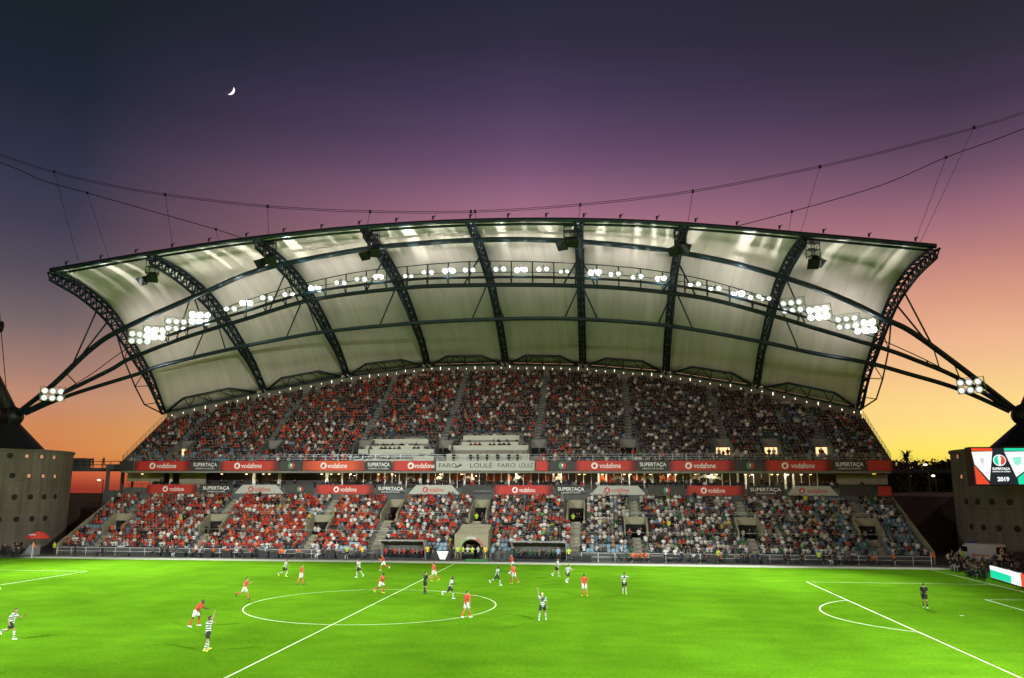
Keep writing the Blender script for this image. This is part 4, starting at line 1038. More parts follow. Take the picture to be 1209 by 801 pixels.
# white wedge board on black box, green mat at the tunnel
p = aty((522.5, 663), 38.2)[0]
t = empty('sponsor_board', (p, 38.2, 0), 0, 'black box with a white inverted triangle beside the halfway line', 'board')
b = MB(); b.box(p-1.0, p+1.0, 38.2, 38.8, 0.0, 1.15); b.build('box', 'black_steel', t)
b = MB(); b.prism([(-.75, 1.1), (.75, 1.1), (.32, .12), (-.32, .12)], 38.17, 38.195, ((p, 0, 0), (1,0,0), (0,0,1), (0,1,0))); b.build('triangle', 'print_white', t)
M['mat_green'] = mat('green_mat', (0.03, 0.16, 0.03), .9, 0, .3, 6)
Xa, Xb = aty((550.5, 662), 38)[0], aty((576.5, 662), 38)[0]
b = MB(); b.box(Xa, Xb, 37.3, 38.3, -.004, .22); tag(b.build('green_mat', 'mat_green'), 'low green covered step in front of the tunnel', 'step')
# dark equipment cases and boards along the rail
cases = [(203,218),(240,250),(262,272),(288,296),(305,316),(318,328),(349,358),(383,395),(398,408),(433,442),(676,687),(688,698),(768,783),(816,823),(834,847),(856,868),(884,896),(900,907)]
for i, (a, c_) in enumerate(cases):
    y = 38.6; X0, X1 = aty((a, 658), y)[0], aty((c_, 658), y)[0]; h = .55+.25*((i*37) % 5)/5
    t = empty('equipment_case', ((X0+X1)/2, y, 0), 0, f'dark equipment case on the apron before the railing, {ordinal(i+1)} from the left', 'case', 'dark cases along the touchline')
    b = MB(); b.box(X0, X1, y, y+.5, 0, h); b.build('case_body', 'black_steel', t)
    b = MB(); b.box(X0-.02, X1+.02, y-.02, y+.52, h+.002, h+.06); b.build('lid', 'steel_grey' if i % 3 == 0 else 'black_steel', t)
# corner flags
for (x, lab) in ((-52.5, 'orange corner flag at the left far corner of the pitch'), (52.5, 'orange corner flag at the right far corner of the pitch')):
    t = empty('corner_flag', (x, 34, 0), 0, lab, 'corner flag')
    b = MB(); b.tube([(x, 34, 0), (x, 34, 1.9)], .035, 6); b.build('pole', 'print_white', t)
    b = MB(); vs = []
    for q in range(5):
        for w_ in (0, 1): vs.append((x+.02+.5*q/4 if x > 0 else x+.02+.45*q/4, 34+.05*math.sin(q*1.5), 1.9-.62*w_+.05*math.sin(q)-(.1*q if w_ == 0 else -.02*q)))
    b.add(vs, [(2*q, 2*q+1, 2*q+3, 2*q+2) for q in range(4)]); b.build('flag', 'hi_vis_orange', t)
# parasol on the left
p = aty((45, 632), 44); x, z = p[0], p[2]
t = empty('parasol', (x, 38.2, 0), 0, 'red parasol by the left corner under the concrete tower', 'parasol')
p = aty((45, 632), 38.2); x, z = p[0], p[2]
b = MB(); b.tube([(x, 38.2, 0), (x, 38.2, z+.2)], .03, 6); b.build('pole', 'steel_grey', t)
b = MB(); b.lathe([(0, z+.5), (.5, z+.36), (1.0, z+.12), (1.42, z-.2), (1.42, z-.38)], (x, 38.2, 0), 8); c_o = b.build('canopy', 'kit_red', t)
b = MB(); b.prism([(-.5, 0), (.5, 0), (.42, .16), (-.42, .16)], -.01, .01, ((x, 37.05, z+.05), (1, 0, 0), (0, .55, .6), (0, -.6, .55))); b.build('white_mark', 'print_white', c_o)
# grey tarpaulin shelter on the left
p = atz((30, 657)); t = empty('equipment_shelter', tuple(p), 0, 'grey sloping tarpaulin shelter near the left corner flag', 'shelter')
b = MB(); b.prism([(-.9, .05), (.9, .05), (.9, 1.35), (.3, 1.4)], -.5, .6, ((p[0], p[1]+.8, 0), (1,0,0), (0,0,1), (0,1,0))); b.build('tarpaulin', mat('grey_tarpaulin', (.25, .27, .28), .7), t)
# match ball
p = atz((601.5, 678)); b = MB(); b.sphere((0, 0, .11), .11, 14, 10); o = b.build('football', 'white', smooth=True); o.location = (p[0], p[1], .003); tag(o, 'white match ball on the grass beside the two red players', 'football')
p = atz((1136, 727.3))

# ================================================================== AMBULANCE
pa = aty((1157.5, 655), 43.0); 
amb = empty('ambulance', (pa[0], 43.0, 0), R(120), 'white ambulance van parked under the right tower, red emblem on its back', 'ambulance')
vb = MB(); prof_v = [(-2.6, .35), (2.6, .35), (2.65, .95), (2.35, 1.15), (1.65, 1.95), (1.2, 2.32), (-2.5, 2.36), (-2.62, 2.2), (-2.66, .6)]
vb.prism(prof_v, -.97, .97, ((0,0,0), (1,0,0), (0,0,1), (0,1,0))); vbo = vb.build('body', mat('ambulance_white', (.62, .64, .62), .35)); vbo.parent = amb
bv = vbo.modifiers.new('round', 'BEVEL'); bv.width = .09; bv.segments = 3
def apart(name, mb, m, par=amb): o = mb.build(name, m); o.parent = par; return o
b = MB(); b.box(-2.70, -2.672, -.8, .8, 1.25, 2.05); rear = apart('rear_window', b, 'glass_dark')
b = MB(); b.lathe([(0, .0), (.33, .0), (.33, -.01)], n=18); e_ = apart('round_emblem', b, 'print_white'); e_.rotation_euler = (0, R(-90), 0); e_.location = (-2.715, 0, 1.6)
b = MB(); b.box(-.08, .08, -.25, .25, .006, .012); b.box(-.25, .25, -.08, .08, .013, .018); q_ = b.build('cross', 'banner_text_red'); q_.parent = e_
for s_ in (-1, 1):
    b = MB(); b.box(.9, 1.75, s_*.985-.012, s_*.985+.012, 1.35, 1.95); apart('cab_window', b, 'glass_dark')
    b = MB(); b.box(-1.9, .5, s_*.985-.010, s_*.985+.010, .95, 1.1); apart('stripe', b, 'hi_vis_orange')
    b = MB(); b.box(-2.70, -2.675, s_*.82-.06, s_*.82+.06, .75, 1.1); apart('tail_lamp', b, 'banner_text_red')
    for xw in (-1.75, 1.75):
        b = MB(); b.lathe([(.1, .12), (.34, .12), (.36, .06), (.36, -.06), (.34, -.12), (.1, -.12)], n=18); w_ = apart('wheel', b, 'black_steel'); w_.rotation_euler = (R(90), 0, 0); w_.location = (xw, s_*.86, .36)
        b = MB(); b.lathe([(0, .125), (.18, .125), (.2, .11)], n=14); b.lathe([(0, -.125), (.18, -.125), (.2, -.11)], n=14); r_o = b.build('rim', 'steel_grey'); r_o.parent = w_
b = MB(); b.box(.7, .95, -.6, .6, 2.37, 2.5); apart('light_bar', b, mat('blue_lens', (.02, .06, .4), .2))
b = MB(); b.box(-2.80, -2.66, -.95, .95, .38, .55); apart('rear_bumper', b, 'black_steel')

# ================================================================== TREES BEHIND THE RIGHT GAP
def leaf_mass(mb, c_, rad, n, size):
    for _ in range(n):
        v = RNG.normal(size=3); v /= np.linalg.norm(v); p = np.array(c_)+v*np.array(rad)*RNG.random()**.4
        a = RNG.normal(size=3); a /= np.linalg.norm(a); b_ = np.cross(a, RNG.normal(size=3)); b_ /= np.linalg.norm(b_); s_ = size*(.6+RNG.random()*.8)
        mb.add([p-a*s_, p+b_*s_*.6, p+a*s_, p-b_*s_*.6], [(0, 1, 2, 3)])
def tree(px, py, y, w, label):
    top = aty((px, py), y); g = 0.0
    hx = top[0]; H = top[2]; t = empty('tree', (hx, y, g), 0, label, 'tree', 'dark trees on the skyline')
    b = MB(); b.tube([(hx, y, g), (hx+.3, y, H*.45), (hx, y, H*.8)], [.5, .35, .12], 7)
    for k in range(4): a = k*1.7; b.tube([(hx, y, H*.45), (hx+math.cos(a)*w*.6, y+math.sin(a)*w*.6, H*(.62+.06*k))], [.2, .06], 5)
    b.build('trunk', 'bark', t)
    b = MB()
    for k in range(9):
        a = RNG.random()*6.28; leaf_mass(b, (hx+math.cos(a)*w*.55*RNG.random(), y+math.sin(a)*w*.5, H*(.50+.34*RNG.random())), (w*.5, w*.5, H*.13), 150, .45)
    b.build('crown', 'foliage', t)
sky_line = [(1052,541,120,3.8,'dark tree just right of the stand end, first on the skyline'), (1060,541,135,4.6,'dark tree on the skyline between the stand and the palm'), (1084,540,140,5.4,'dark bushy tree right of the palm'), (1096,538,150,5.8,'dark bushy tree behind the street lamp'),
            (1108,537,150,5.4,'dark tree left of the right tower, second from it'), (1119,537,145,5,'dark tree touching the left edge of the right tower')]
for s_ in sky_line: tree(*s_)
top = aty((1070, 540.5), 125); t = empty('palm_tree', (top[0], 125, 0), 0, 'palm tree silhouette on the skyline right of the stand', 'palm tree')
b = MB(); b.tube([(top[0], 125, 0), (top[0]+.2, 125, top[2]*.5), (top[0], 125, top[2])], [.4, .3, .28], 8); b.build('trunk', 'bark', t)
b = MB()
for k in range(44):
    a = RNG.random()*6.28; el = R(-50+RNG.random()*130); L_ = 1.7+RNG.random()*.8; prev = np.array(top); dirv = np.array((math.cos(a)*math.cos(el), math.sin(a)*math.cos(el), math.sin(el)))
    sd = np.cross(dirv, (0, 0, 1)); sd /= np.linalg.norm(sd)+1e-6
    for q in range(4):
        nx_ = prev+dirv*L_/4; w_ = .28*(1-q/4)+.04
        b.add([prev-sd*w_, prev+sd*w_, nx_+sd*(w_*.7), nx_-sd*(w_*.7)], [(0, 1, 2, 3)]); prev = nx_; dirv = dirv+np.array((0, 0, -.22)); dirv /= np.linalg.norm(dirv)
b.build('crown', 'foliage', t)

# ================================================================== MOON
mp = CP+ray((272, 107))*3000
b = MB(); rr = 3000/952*4.8; po = []
A_ = AR; B_ = AU; tilt = R(-38)
for k in range(21): a = -math.pi/2+math.pi*k/20; po.append((rr*math.cos(a), rr*math.sin(a)))
for k in range(19, 0, -1): a = -math.pi/2+math.pi*k/20; po.append((rr*.42*math.cos(a), rr*math.sin(a)))
po = [(x*math.cos(tilt)-y*math.sin(tilt), x*math.sin(tilt)+y*math.cos(tilt)) for x, y in po]
v_ = (CP-mp)/np.linalg.norm(CP-mp)
b.prism(po, 0, 1.0, (mp, A_, B_, v_)); M['moon'] = mat('moon_light', (.9, .9, .85), .9, emis=(1.0, .98, .90), estr=1.3)
tag(b.build('moon', 'moon'), 'thin bright crescent moon in the dark upper left sky', 'moon')
# ================================================================== PEOPLE
def rotx(v, a): c, s = math.cos(a), math.sin(a); return np.array((v[0], v[1]*c-v[2]*s, v[1]*s+v[2]*c))
def skeleton(lean=0, legs=((0,0,0),(0,0,0)), arms=((0,10,10),(0,10,10)), head=0, turn=0):
    """facing +Y. legs: (thigh forward, knee bend, spread); arms: (forward, out, elbow) in degrees; index 0 left (-x), 1 right (+x)"""
    J = {}; segs = []
    hip = np.array((0, 0, 0.0)); ln = -R(lean)
    up = lambda z, x=0, y=0: rotx(np.array((x, y, z)), ln)
    J['belly'] = up(.16); J['chest'] = up(.36); J['neck'] = up(.53); J['head'] = up(.69, 0, .035)+np.array((0, .03*math.sin(R(head)), 0))
    for i, s in enumerate((-1, 1)):
        th, kn, sp = legs[i]; th, kn, sp = R(th), R(kn), R(sp)
        h = np.array((s*.095, 0, -.02)); J['hip%d' % i] = h
        d1 = np.array((s*math.sin(sp), math.sin(th)*math.cos(sp), -math.cos(th)*math.cos(sp))); k = h+d1*.43
        a = th-kn; d2 = np.array((s*math.sin(sp)*.6, math.sin(a), -math.cos(a))); d2 /= np.linalg.norm(d2); an = k+d2*.42
        f = np.array((s*.12, math.cos(a*.75), math.sin(a*.75)*.9)); f /= np.linalg.norm(f)
        J['knee%d' % i] = k; J['ankle%d' % i] = an; J['toe%d' % i] = an+f*.17+np.array((0, 0, -.055)); J['heel%d' % i] = an-f*.05+np.array((0, 0, -.05))
        p, q, e = (R(x) for x in arms[i]); sh = up(.475, s*.185)
        da = np.array((s*math.sin(q), math.cos(q)*math.sin(p), -math.cos(q)*math.cos(p))); el = sh+da*.29
        e2 = p+e; df = np.array((s*math.sin(q)*.55, math.sin(e2), -math.cos(e2))); df /= np.linalg.norm(df); wr = el+df*.25
        J['sh%d' % i] = sh; J['el%d' % i] = el; J['wr%d' % i] = wr; J['hd%d' % i] = df
    zmin = min(min(J['toe%d' % i][2], J['heel%d' % i][2]) for i in (0, 1))-.03
    off = np.array((0, 0, -zmin))
    for k in J:
        if not k.startswith('hd'): J[k] = J[k]+off
    J['pel'] = off.copy(); return J
def segments(J):
    S = [('torso', J['pel'], J['belly'], .125, .115), ('torso', J['belly'], J['chest'], .115, .135), ('torso', J['chest'], J['neck']+(0, 0, -.06), .135, .08), ('neck', J['neck']+(0, 0, -.04), J['head'], .058, .052)]
    for i in (0, 1):
        h, k, a = J['hip%d' % i], J['knee%d' % i], J['ankle%d' % i]; m = (k+a)/2+(a-k)*-.18
        S += [('thigh', h, k, .092, .058), ('shin', k, m, .056, .058), ('shin', m, a, .058, .036), ('foot', J['heel%d' % i], J['toe%d' % i], .038, .030)]
        s, e, w = J['sh%d' % i], J['el%d' % i], J['wr%d' % i]
        S += [('torso', J['chest']+(0, 0, .07), s, .09, .066), ('uarm', s, e, .056, .042), ('farm', e, w, .042, .028), ('hand', w, w+J['hd%d' % i]*.08, .026, .034)]
    return S
def figure_mesh(J, voxel):
    b = MB()
    for (_, a, c, r0, r1) in segments(J):
        b.tube([a, c], [r0, r1], 10); b.sphere(a, r0*.995, 10, 7); b.sphere(c, r1*.995, 10, 7)
    # widen chest and pelvis front-to-back flattened lobes
    ch, pe, hd = J['chest'], J['pel'], J['head']
    for dx in (-.075, .075): b.sphere(ch+(dx, .0, .04), (.105, .10, .15), 10, 8); b.sphere(pe+(dx, -.01, .01), (.095, .105, .10), 10, 8)
    b.sphere(hd, (.074, .094, .115), 12, 10); b.sphere(hd+(0, .03, -.065), (.05, .06, .05), 8, 6)
    b.sphere(hd+(0, .098, -.015), (.014, .02, .022), 6, 5)
    for s in (-1, 1): b.sphere(hd+(s*.076, -.005, -.01), (.012, .022, .032), 6, 5)
    o = b.build('tmp', 'skin'); rm = o.modifiers.new('r', 'REMESH'); rm.mode = 'VOXEL'; rm.voxel_size = voxel
    sm = o.modifiers.new('s', 'SMOOTH'); sm.iterations = 2; sm.factor = .5
    dg = bpy.context.evaluated_depsgraph_get(); me = bpy.data.meshes.new_from_object(o.evaluated_get(dg)); old = o.data; bpy.data.objects.remove(o); bpy.data.meshes.remove(old)
    nv = len(me.vertices); co = np.empty(nv*3); me.vertices.foreach_get('co', co); co = co.reshape(-1, 3)
    S = segments(J)+[('head', J['head']-(0, 0, .03), J['head']+(0, 0, .03), .095, .095)]
    best = np.full(nv, 1e9); lab = np.zeros(nv, int); tt = np.zeros(nv)
    for k, (n, a, c, r0, r1) in enumerate(S):
        d = c-a; L2 = d@d+1e-12; t = np.clip(((co-a)@d)/L2, 0, 1); ds = np.linalg.norm(co-(a+t[:, None]*d), axis=1)-(r0+(r1-r0)*t)
        m = ds < best; best[m] = ds[m]; lab[m] = k; tt[m] = t[m]
    names = [s[0] for s in S]
    me.polygons.foreach_set('use_smooth', [True]*len(me.polygons))
    return me, co, np.array([names[i] for i in lab]), tt
def hands_onto(mb, J):
    """five bent fingers and a side thumb on each palm"""
    for i, s in enumerate((-1, 1)):
        w = J['wr%d' % i]; d = J['hd%d' % i]; side = np.cross(d, (0, 1, 0.2)); side /= np.linalg.norm(side)+1e-9; pal = np.cross(side, d)
        kn = w+d*.085
        for f, (off, L) in enumerate(((-.027, .062), (-.009, .074), (.009, .070), (.027, .054))):
            p0 = kn+side*off; p1 = p0+d*L*.55; p2 = p1+d*L*.38+pal*.018*s; mb.tube([p0-d*.02, p1, p2], [.0095, .0085, .007], 5)
        p0 = w+d*.03+side*(-.028); mb.tube([p0, p0-side*.022+d*.03, p0-side*.028+d*.056], [.011, .0095, .008], 5)
def submesh(name, me, co, vmask, infl, m, parent, flare=None):
    """clothing: the body surface of one region, lifted off the skin"""
    nv = len(me.vertices); no = np.empty(nv*3); me.vertices.foreach_get('normal', no); no = no.reshape(-1, 3)
    faces = [tuple(p.vertices) for p in me.polygons if all(vmask[v] for v in p.vertices)]
    used = sorted({v for f in faces for v in f}); mp = {v: i for i, v in enumerate(used)}
    P = co+no*(infl if np.isscalar(infl) else infl[:, None])
    b = MB(); b.add([P[v] for v in used], [tuple(mp[v] for v in f) for f in faces])
    o = b.build(name, m, smooth=True); o.parent = parent
    s_ = o.modifiers.new('cloth', 'SOLIDIFY'); s_.thickness = .006; s_.offset = -1
    return o
def hair_obj(J, parent, m, kind='short'):
    hd = J['head']; b = MB(); b.sphere((0, 0, 0), (.083, .102, .118), 12, 9)
    vs = [(p[0]+hd[0], p[1]+hd[1]-.008, p[2]+hd[2]+.012) for p in b.v]
    keep = [f for f in b.f if all((b.v[i][2] > .035 or (b.v[i][1] < -.02 and b.v[i][2] > -.06)) for i in f)]
    c = MB(); u = sorted({i for f in keep for i in f}); mp = {v: i for i, v in enumerate(u)}; c.add([vs[i] for i in u], [tuple(mp[i] for i in f) for f in keep])
    o = c.build('hair', m, smooth=True); o.parent = parent; s_ = o.modifiers.new('depth', 'SOLIDIFY'); s_.thickness = .012; s_.offset = -1; return o
def make_player(J, kit, skin, hair, boots, label, cat, loc, rz, vox=.022, socks=None, sleeves='short', extra=None):
    me, co, rg, tt = figure_mesh(J, vox)
    me.materials.clear(); me.materials.append(M[skin]); me.materials.append(M['eye'])
    bm = bmesh.new(); bm.from_mesh(me); me2 = bpy.data.meshes.new('person')
    hb = MB(); hands_onto(hb, J)
    n0 = len(bm.verts); vv = [bm.verts.new(p) for p in hb.v]
    for f in hb.f: bm.faces.new([vv[i] for i in f])
    eb = MB()
    for s in (-1, 1): eb.sphere(J['head']+(s*.03, .088, .012), .011, 6, 5)
    eb.add([J['head']+(x, .093, -.055+z) for x, z in ((-.022, -.004), (.022, -.004), (.022, .004), (-.022, .004))], [(0, 1, 2, 3)])
    vv = [bm.verts.new(p) for p in eb.v]
    for f in eb.f: q = bm.faces.new([vv[i] for i in f]); q.material_index = 1
    for f in bm.faces: f.smooth = True
    bm.to_mesh(me2); bm.free(); me2.materials.append(M[skin]); me2.materials.append(M['eye'])
    o = bpy.data.objects.new('person', me2); col.objects.link(o); tag(o, label, cat)
    shirt_m, short_m, sock_m, boot_m = kit
    torso = (rg == 'torso'); slv = (rg == 'uarm') & ((tt < .72) | (sleeves == 'long')); fa = (rg == 'farm') & (sleeves == 'long')
    hem = J['pel'][2]-.02
    sh = submesh('shirt', me, co, (torso & (co[:, 2] > hem-.10)) | slv | fa, .019, shirt_m, o)
    sr = submesh('shorts', me, co, (torso & (co[:, 2] < hem+.06)) | ((rg == 'thigh') & (tt < .72)), np.where(rg == 'thigh', .024, .010), short_m, o)
    so = submesh('socks', me, co, (rg == 'shin') & ~((tt < .12) & (np.abs(tt-.0) < .13) & (co[:, 2] > 0)), .008, sock_m, o)
    bo = submesh('boots', me, co, (rg == 'foot'), .012, boot_m, o)
    if hair: hair_obj(J, o, hair)
    if extra == 'gloves': submesh('gloves', me, co, (rg == 'hand'), .012, 'glove', o)
    if extra and extra.startswith('no'):
        t = text_mesh(extra[2:], .26, .003, .012); t.materials.clear(); t.materials.append(M['kit_black' if 'hoops' in shirt_m else 'kit_white'])
        q = bpy.data.objects.new('shirt_number', t); col.objects.link(q); q.parent = o; q.location = J['chest']+(0, -.175, .03); q.rotation_euler = (math.pi/2, 0, 0)
    o.location = loc; o.rotation_euler = (0, 0, rz); bpy.data.meshes.remove(me); return o
def K(*a): return a
RUN = dict(lean=14, legs=((38, 60, 2), (-22, 48, 2)), arms=((-40, 14, 70), (35, 14, 80)))
RUN2 = dict(lean=12, legs=((-30, 55, 2), (34, 30, 2)), arms=((40, 14, 75), (-38, 14, 60)))
JOG = dict(lean=9, legs=((20, 22, 3), (-20, 30, 3)), arms=((-22, 14, 45), (20, 14, 50)))
WALK = dict(lean=4, legs=((16, 6, 3), (-16, 14, 3)), arms=((-12, 10, 14), (14, 10, 18)))
WALK2 = dict(lean=3, legs=((-14, 12, 4), (15, 5, 4)), arms=((14, 12, 20), (-10, 12, 12)))
STAND = dict(lean=2, legs=((3, 4, 6), (-2, 3, 6)), arms=((2, 12, 12), (-2, 12, 14)))
RED = ('kit_red', 'kit_white', 'kit_red'); HOOP = ('hoops', 'kit_black', 'hoops')
FACE_R, FACE_L, AWAY, TOW = -math.pi/2, math.pi/2, 0.0, math.pi      # figure faces +Y at rz = 0
def on_pitch(px): p = atz(px); return (p[0], p[1], .003)
PL = [
 # px feet, pose, kit, boots, skin, hair, rz, label, extra
 ((288,708), RUN2, RED, 'boot_dark', 'skin', 'hair_dark', FACE_R+.5, 'player in red shirt and white shorts jogging just left of the centre circle', None),
 ((355,690.5), WALK, RED, 'boot_dark', 'skin', 'hair_dark', FACE_R+.2, 'player in red walking above the left side of the centre circle', None),
 ((449.5,701), RUN, RED, 'boot_yellow', 'skin_dark', 'hair_dark', FACE_R-.1, 'player in red with yellow boots running inside the far side of the centre circle', None),
 ((452.5,674), RUN2, RED, 'boot_white', 'skin', 'hair_dark', FACE_L+.3, 'player in red running near the far touchline before the left dugout', None),
 ((512.5,686.5), JOG, RED, 'boot_yellow', 'skin', 'hair_dark', FACE_L-.4, 'player in red striding over the far end of the halfway line', None),
 ((551,730), WALK2, RED, 'boot_white', 'skin', 'hair_dark', FACE_R+1.0, 'player in red standing on the near right edge of the centre circle', None),
 ((606.5,689.5), JOG, RED, 'boot_yellow', 'skin', 'hair_dark', FACE_L-.6, 'nearer player in red of the two close together right of the circle', None),
 ((604.5,675.5), STAND, RED, 'boot_white', 'skin', 'hair_dark', FACE_L+.6, 'farther player in red of the two close together, just behind the ball', None),
 ((690,704.5), WALK, RED, 'boot_yellow', 'skin', 'hair_dark', AWAY+.35, 'player in red with yellow boots seen from behind, rightmost of the reds', None),
 ((230,740.5), dict(lean=34, legs=((30, 40, 6), (-18, 10, 8)), arms=((30, 12, 50), (-5, 14, 40))), RED, 'boot_white', 'skin_dark', 'hair_dark', FACE_R+.25, 'player in red bending forward, nearest red player on the left', None),
 ((11.5,755), RUN2, HOOP, 'boot_white', 'skin', 'hair_dark', FACE_R+.2, 'player in green and white hoops running at the left edge of the photo', None),
 ((244,769), dict(lean=2, legs=((14, 6, 8), (-12, 8, 10)), arms=((75, 30, 10), (165, 18, 5))), HOOP, 'boot_yellow', 'skin', 'hair_dark', FACE_R+.9, 'player in hoops with yellow boots raising one arm, nearest of all on the left', None),
 ((335.5,681.5), RUN, HOOP, 'boot_yellow', 'skin', 'hair_dark', FACE_R+.1, 'player in hoops running by the far touchline, left of the centre circle', None),
 ((423.5,682), JOG, HOOP, 'boot_white', 'skin', 'hair_dark', FACE_L-.4, 'player in hoops jogging behind the centre circle on its left', None),
 ((531.5,707.5), dict(lean=12, legs=((28, 30, 2), (-30, 62, 2)), arms=((-40, 14, 60), (35, 14, 70))), HOOP, 'boot_white', 'skin_dark', 'hair_dark', FACE_R-.1, 'player in hoops running inside the right part of the centre circle', None),
 ((586.5,691.5), RUN2, HOOP, 'boot_white', 'skin_dark', 'hair_dark', FACE_R+.5, 'player in hoops running just left of the two close red players', None),
 ((657.5,681), JOG, HOOP, 'boot_white', 'skin', 'hair_dark', FACE_R-.2, 'player in hoops before the right dugout, left one of a pair', None),
 ((670.5,689), RUN, HOOP, 'boot_white', 'skin', 'hair_dark', AWAY-.5, 'player in hoops before the right dugout, right and nearer one of a pair', None),
 ((640.5,733), dict(lean=0, legs=((-4, 2, 12), (10, 6, 12)), arms=((170, 16, 8), (4, 16, 14))), HOOP, 'boot_white', 'skin', 'hair_blond', AWAY+.2, 'blond player in hoops seen from behind raising his left arm', 'no37'),
 ((737.5,702), dict(lean=3, legs=((12, 5, 5), (-12, 10, 5)), arms=((6, 10, 14), (55, 34, 20))), HOOP, 'boot_yellow', 'skin', 'hair_dark', AWAY-.1, 'player in hoops seen from behind, rightmost of the hooped players', 'no4'),
 ((1092.5,718.5), dict(lean=3, legs=((10, 4, 5), (-10, 8, 8)), arms=((8, 14, 20), (-6, 14, 30))), ('kit_black', 'kit_black', 'kit_black'), 'boot_white', 'skin', 'hair_dark', AWAY-.6, 'goalkeeper in black with bright gloves standing in the right penalty area', 'gloves'),
 ((501.8,701.5), dict(lean=0, legs=((2, 2, 4), (-3, 3, 4)), arms=((30, 12, 85), (32, 12, 80))), ('kit_black', 'kit_black', 'kit_black'), 'boot_dark', 'skin', 'hair_dark', AWAY-.7, 'referee in black standing inside the far side of the centre circle', None)]
for (px, pose, kit, boot, sk, hr, rz, lab, ex) in PL:
    J = skeleton(**pose); cat = 'referee' if 'referee' in lab else 'player'
    make_player(J, kit+(boot,), sk, hr, boot, lab, cat, on_pitch(px), rz, extra=ex)

# ---- single-mesh people for the touchline, benches and front rows
def person_mesh(name, pose, trousers='jeans', seated=False, skin='skin', hair='hair_dark', sleeves=.7, vox=.036, vest=None):
    J = skeleton(**pose); me, co, rg, tt = figure_mesh(J, vox)
    me.materials.clear()
    for m in (skin, 'top', trousers, hair, 'boot_dark'): me.materials.append(M[m])
    hd = J['head']; idx = []
    for p in me.polygons:
        v = p.vertices[0]; g = rg[v]; c = co[v]; k = 0
        if g in ('torso',) and c[2] > J['pel'][2]-.03: k = 1
        elif g == 'torso' or g in ('thigh', 'shin'): k = 2
        elif g == 'uarm' and tt[v] < sleeves: k = 1
        elif g == 'farm' and sleeves > 1: k = 1
        elif g == 'foot': k = 4
        elif g in ('head', 'neck') and ((c[2] > hd[2]+.045) or (c[1] < hd[1]-.03 and c[2] > hd[2]-.07)): k = 3
        idx.append(k)
    me.polygons.foreach_set('material_index', idx)
    if seated:                          # origin under the seat
        d = J['pel'][2]-.10
        me.transform(Matrix.Translation((0, 0, -d)))
    else: me.transform(Matrix.Translation((0, 0, 0)))
    me.name = name; return me
SITS = [person_mesh('seated_person', dict(lean=l, legs=((80+d, 84, 6), (78-d, 80, 6)), arms=a), seated=True, trousers=t, skin=s, hair=h) for (l, d, a, t, s, h) in (
   (6, 2, ((35, 10, 45), (38, 10, 40)), 'jeans', 'skin', 'hair_dark'), (18, -3, ((45, 8, 60), (48, 8, 62)), 'jeans', 'skin', 'hair_dark'),
   (2, 0, ((70, 10, 60), (72, 10, 58)), 'kit_black', 'skin', 'hair_dark'), (-2, 3, ((150, 20, 20), (40, 10, 50)), 'jeans', 'skin', 'hair_dark'),
   (10, 0, ((30, 10, 70), (34, 12, 30)), 'jeans', 'skin_dark', 'hair_dark'), (4, 0, ((25, 14, 40), (30, 14, 60)), 'kit_white', 'skin', 'hair_blond'))]
STANDS = [person_mesh('standing_person', p, trousers=t, sleeves=sl, skin=s) for (p, t, sl, s) in (
   (STAND, 'kit_black', .8, 'skin'), (dict(lean=0, legs=((4, 4, 5), (-4, 4, 5)), arms=((35, 6, 80), (38, 6, 85))), 'jeans', 2, 'skin'), (WALK, 'kit_black', 2, 'skin'),
   (dict(lean=4, legs=((-12, 8, 6), (12, 8, 6)), arms=((60, 10, 70), (20, 12, 20))), 'jeans', .8, 'skin_dark'))]
RUNM = person_mesh('running_person', RUN2, trousers='kit_black', sleeves=.8)
CL = {'red': (.50, .03, .02), 'white': (.62, .62, .60), 'black': (.012, .012, .014), 'grey': (.14, .14, .14), 'dark green': (.01, .10, .04), 'navy': (.01, .02, .07), 'yellow': (.70, .55, .04), 'orange': (.75, .14, .03), 'hi-vis yellow': (.50, .72, .05), 'hi-vis orange': (.85, .15, .03), 'light blue': (.22, .38, .55), 'brown': (.10, .06, .035)}
NP = {'n': 0}
def person(me, c, loc, rz, label, cat, group=None):
    o = bpy.data.objects.new('person', me); col.objects.link(o); o.location = loc; o.rotation_euler = (0, 0, rz)
    q = random.uniform(.82, 1.15); o.color = tuple(min(1, x*q) for x in CL[c])+(1,); s = random.uniform(.95, 1.05); o.scale = (s, s, s)
    NP['n'] += 1; return tag(o, label, cat, group)
def side(px, y): p = aty((px, 660), y); return (p[0], y, .0)
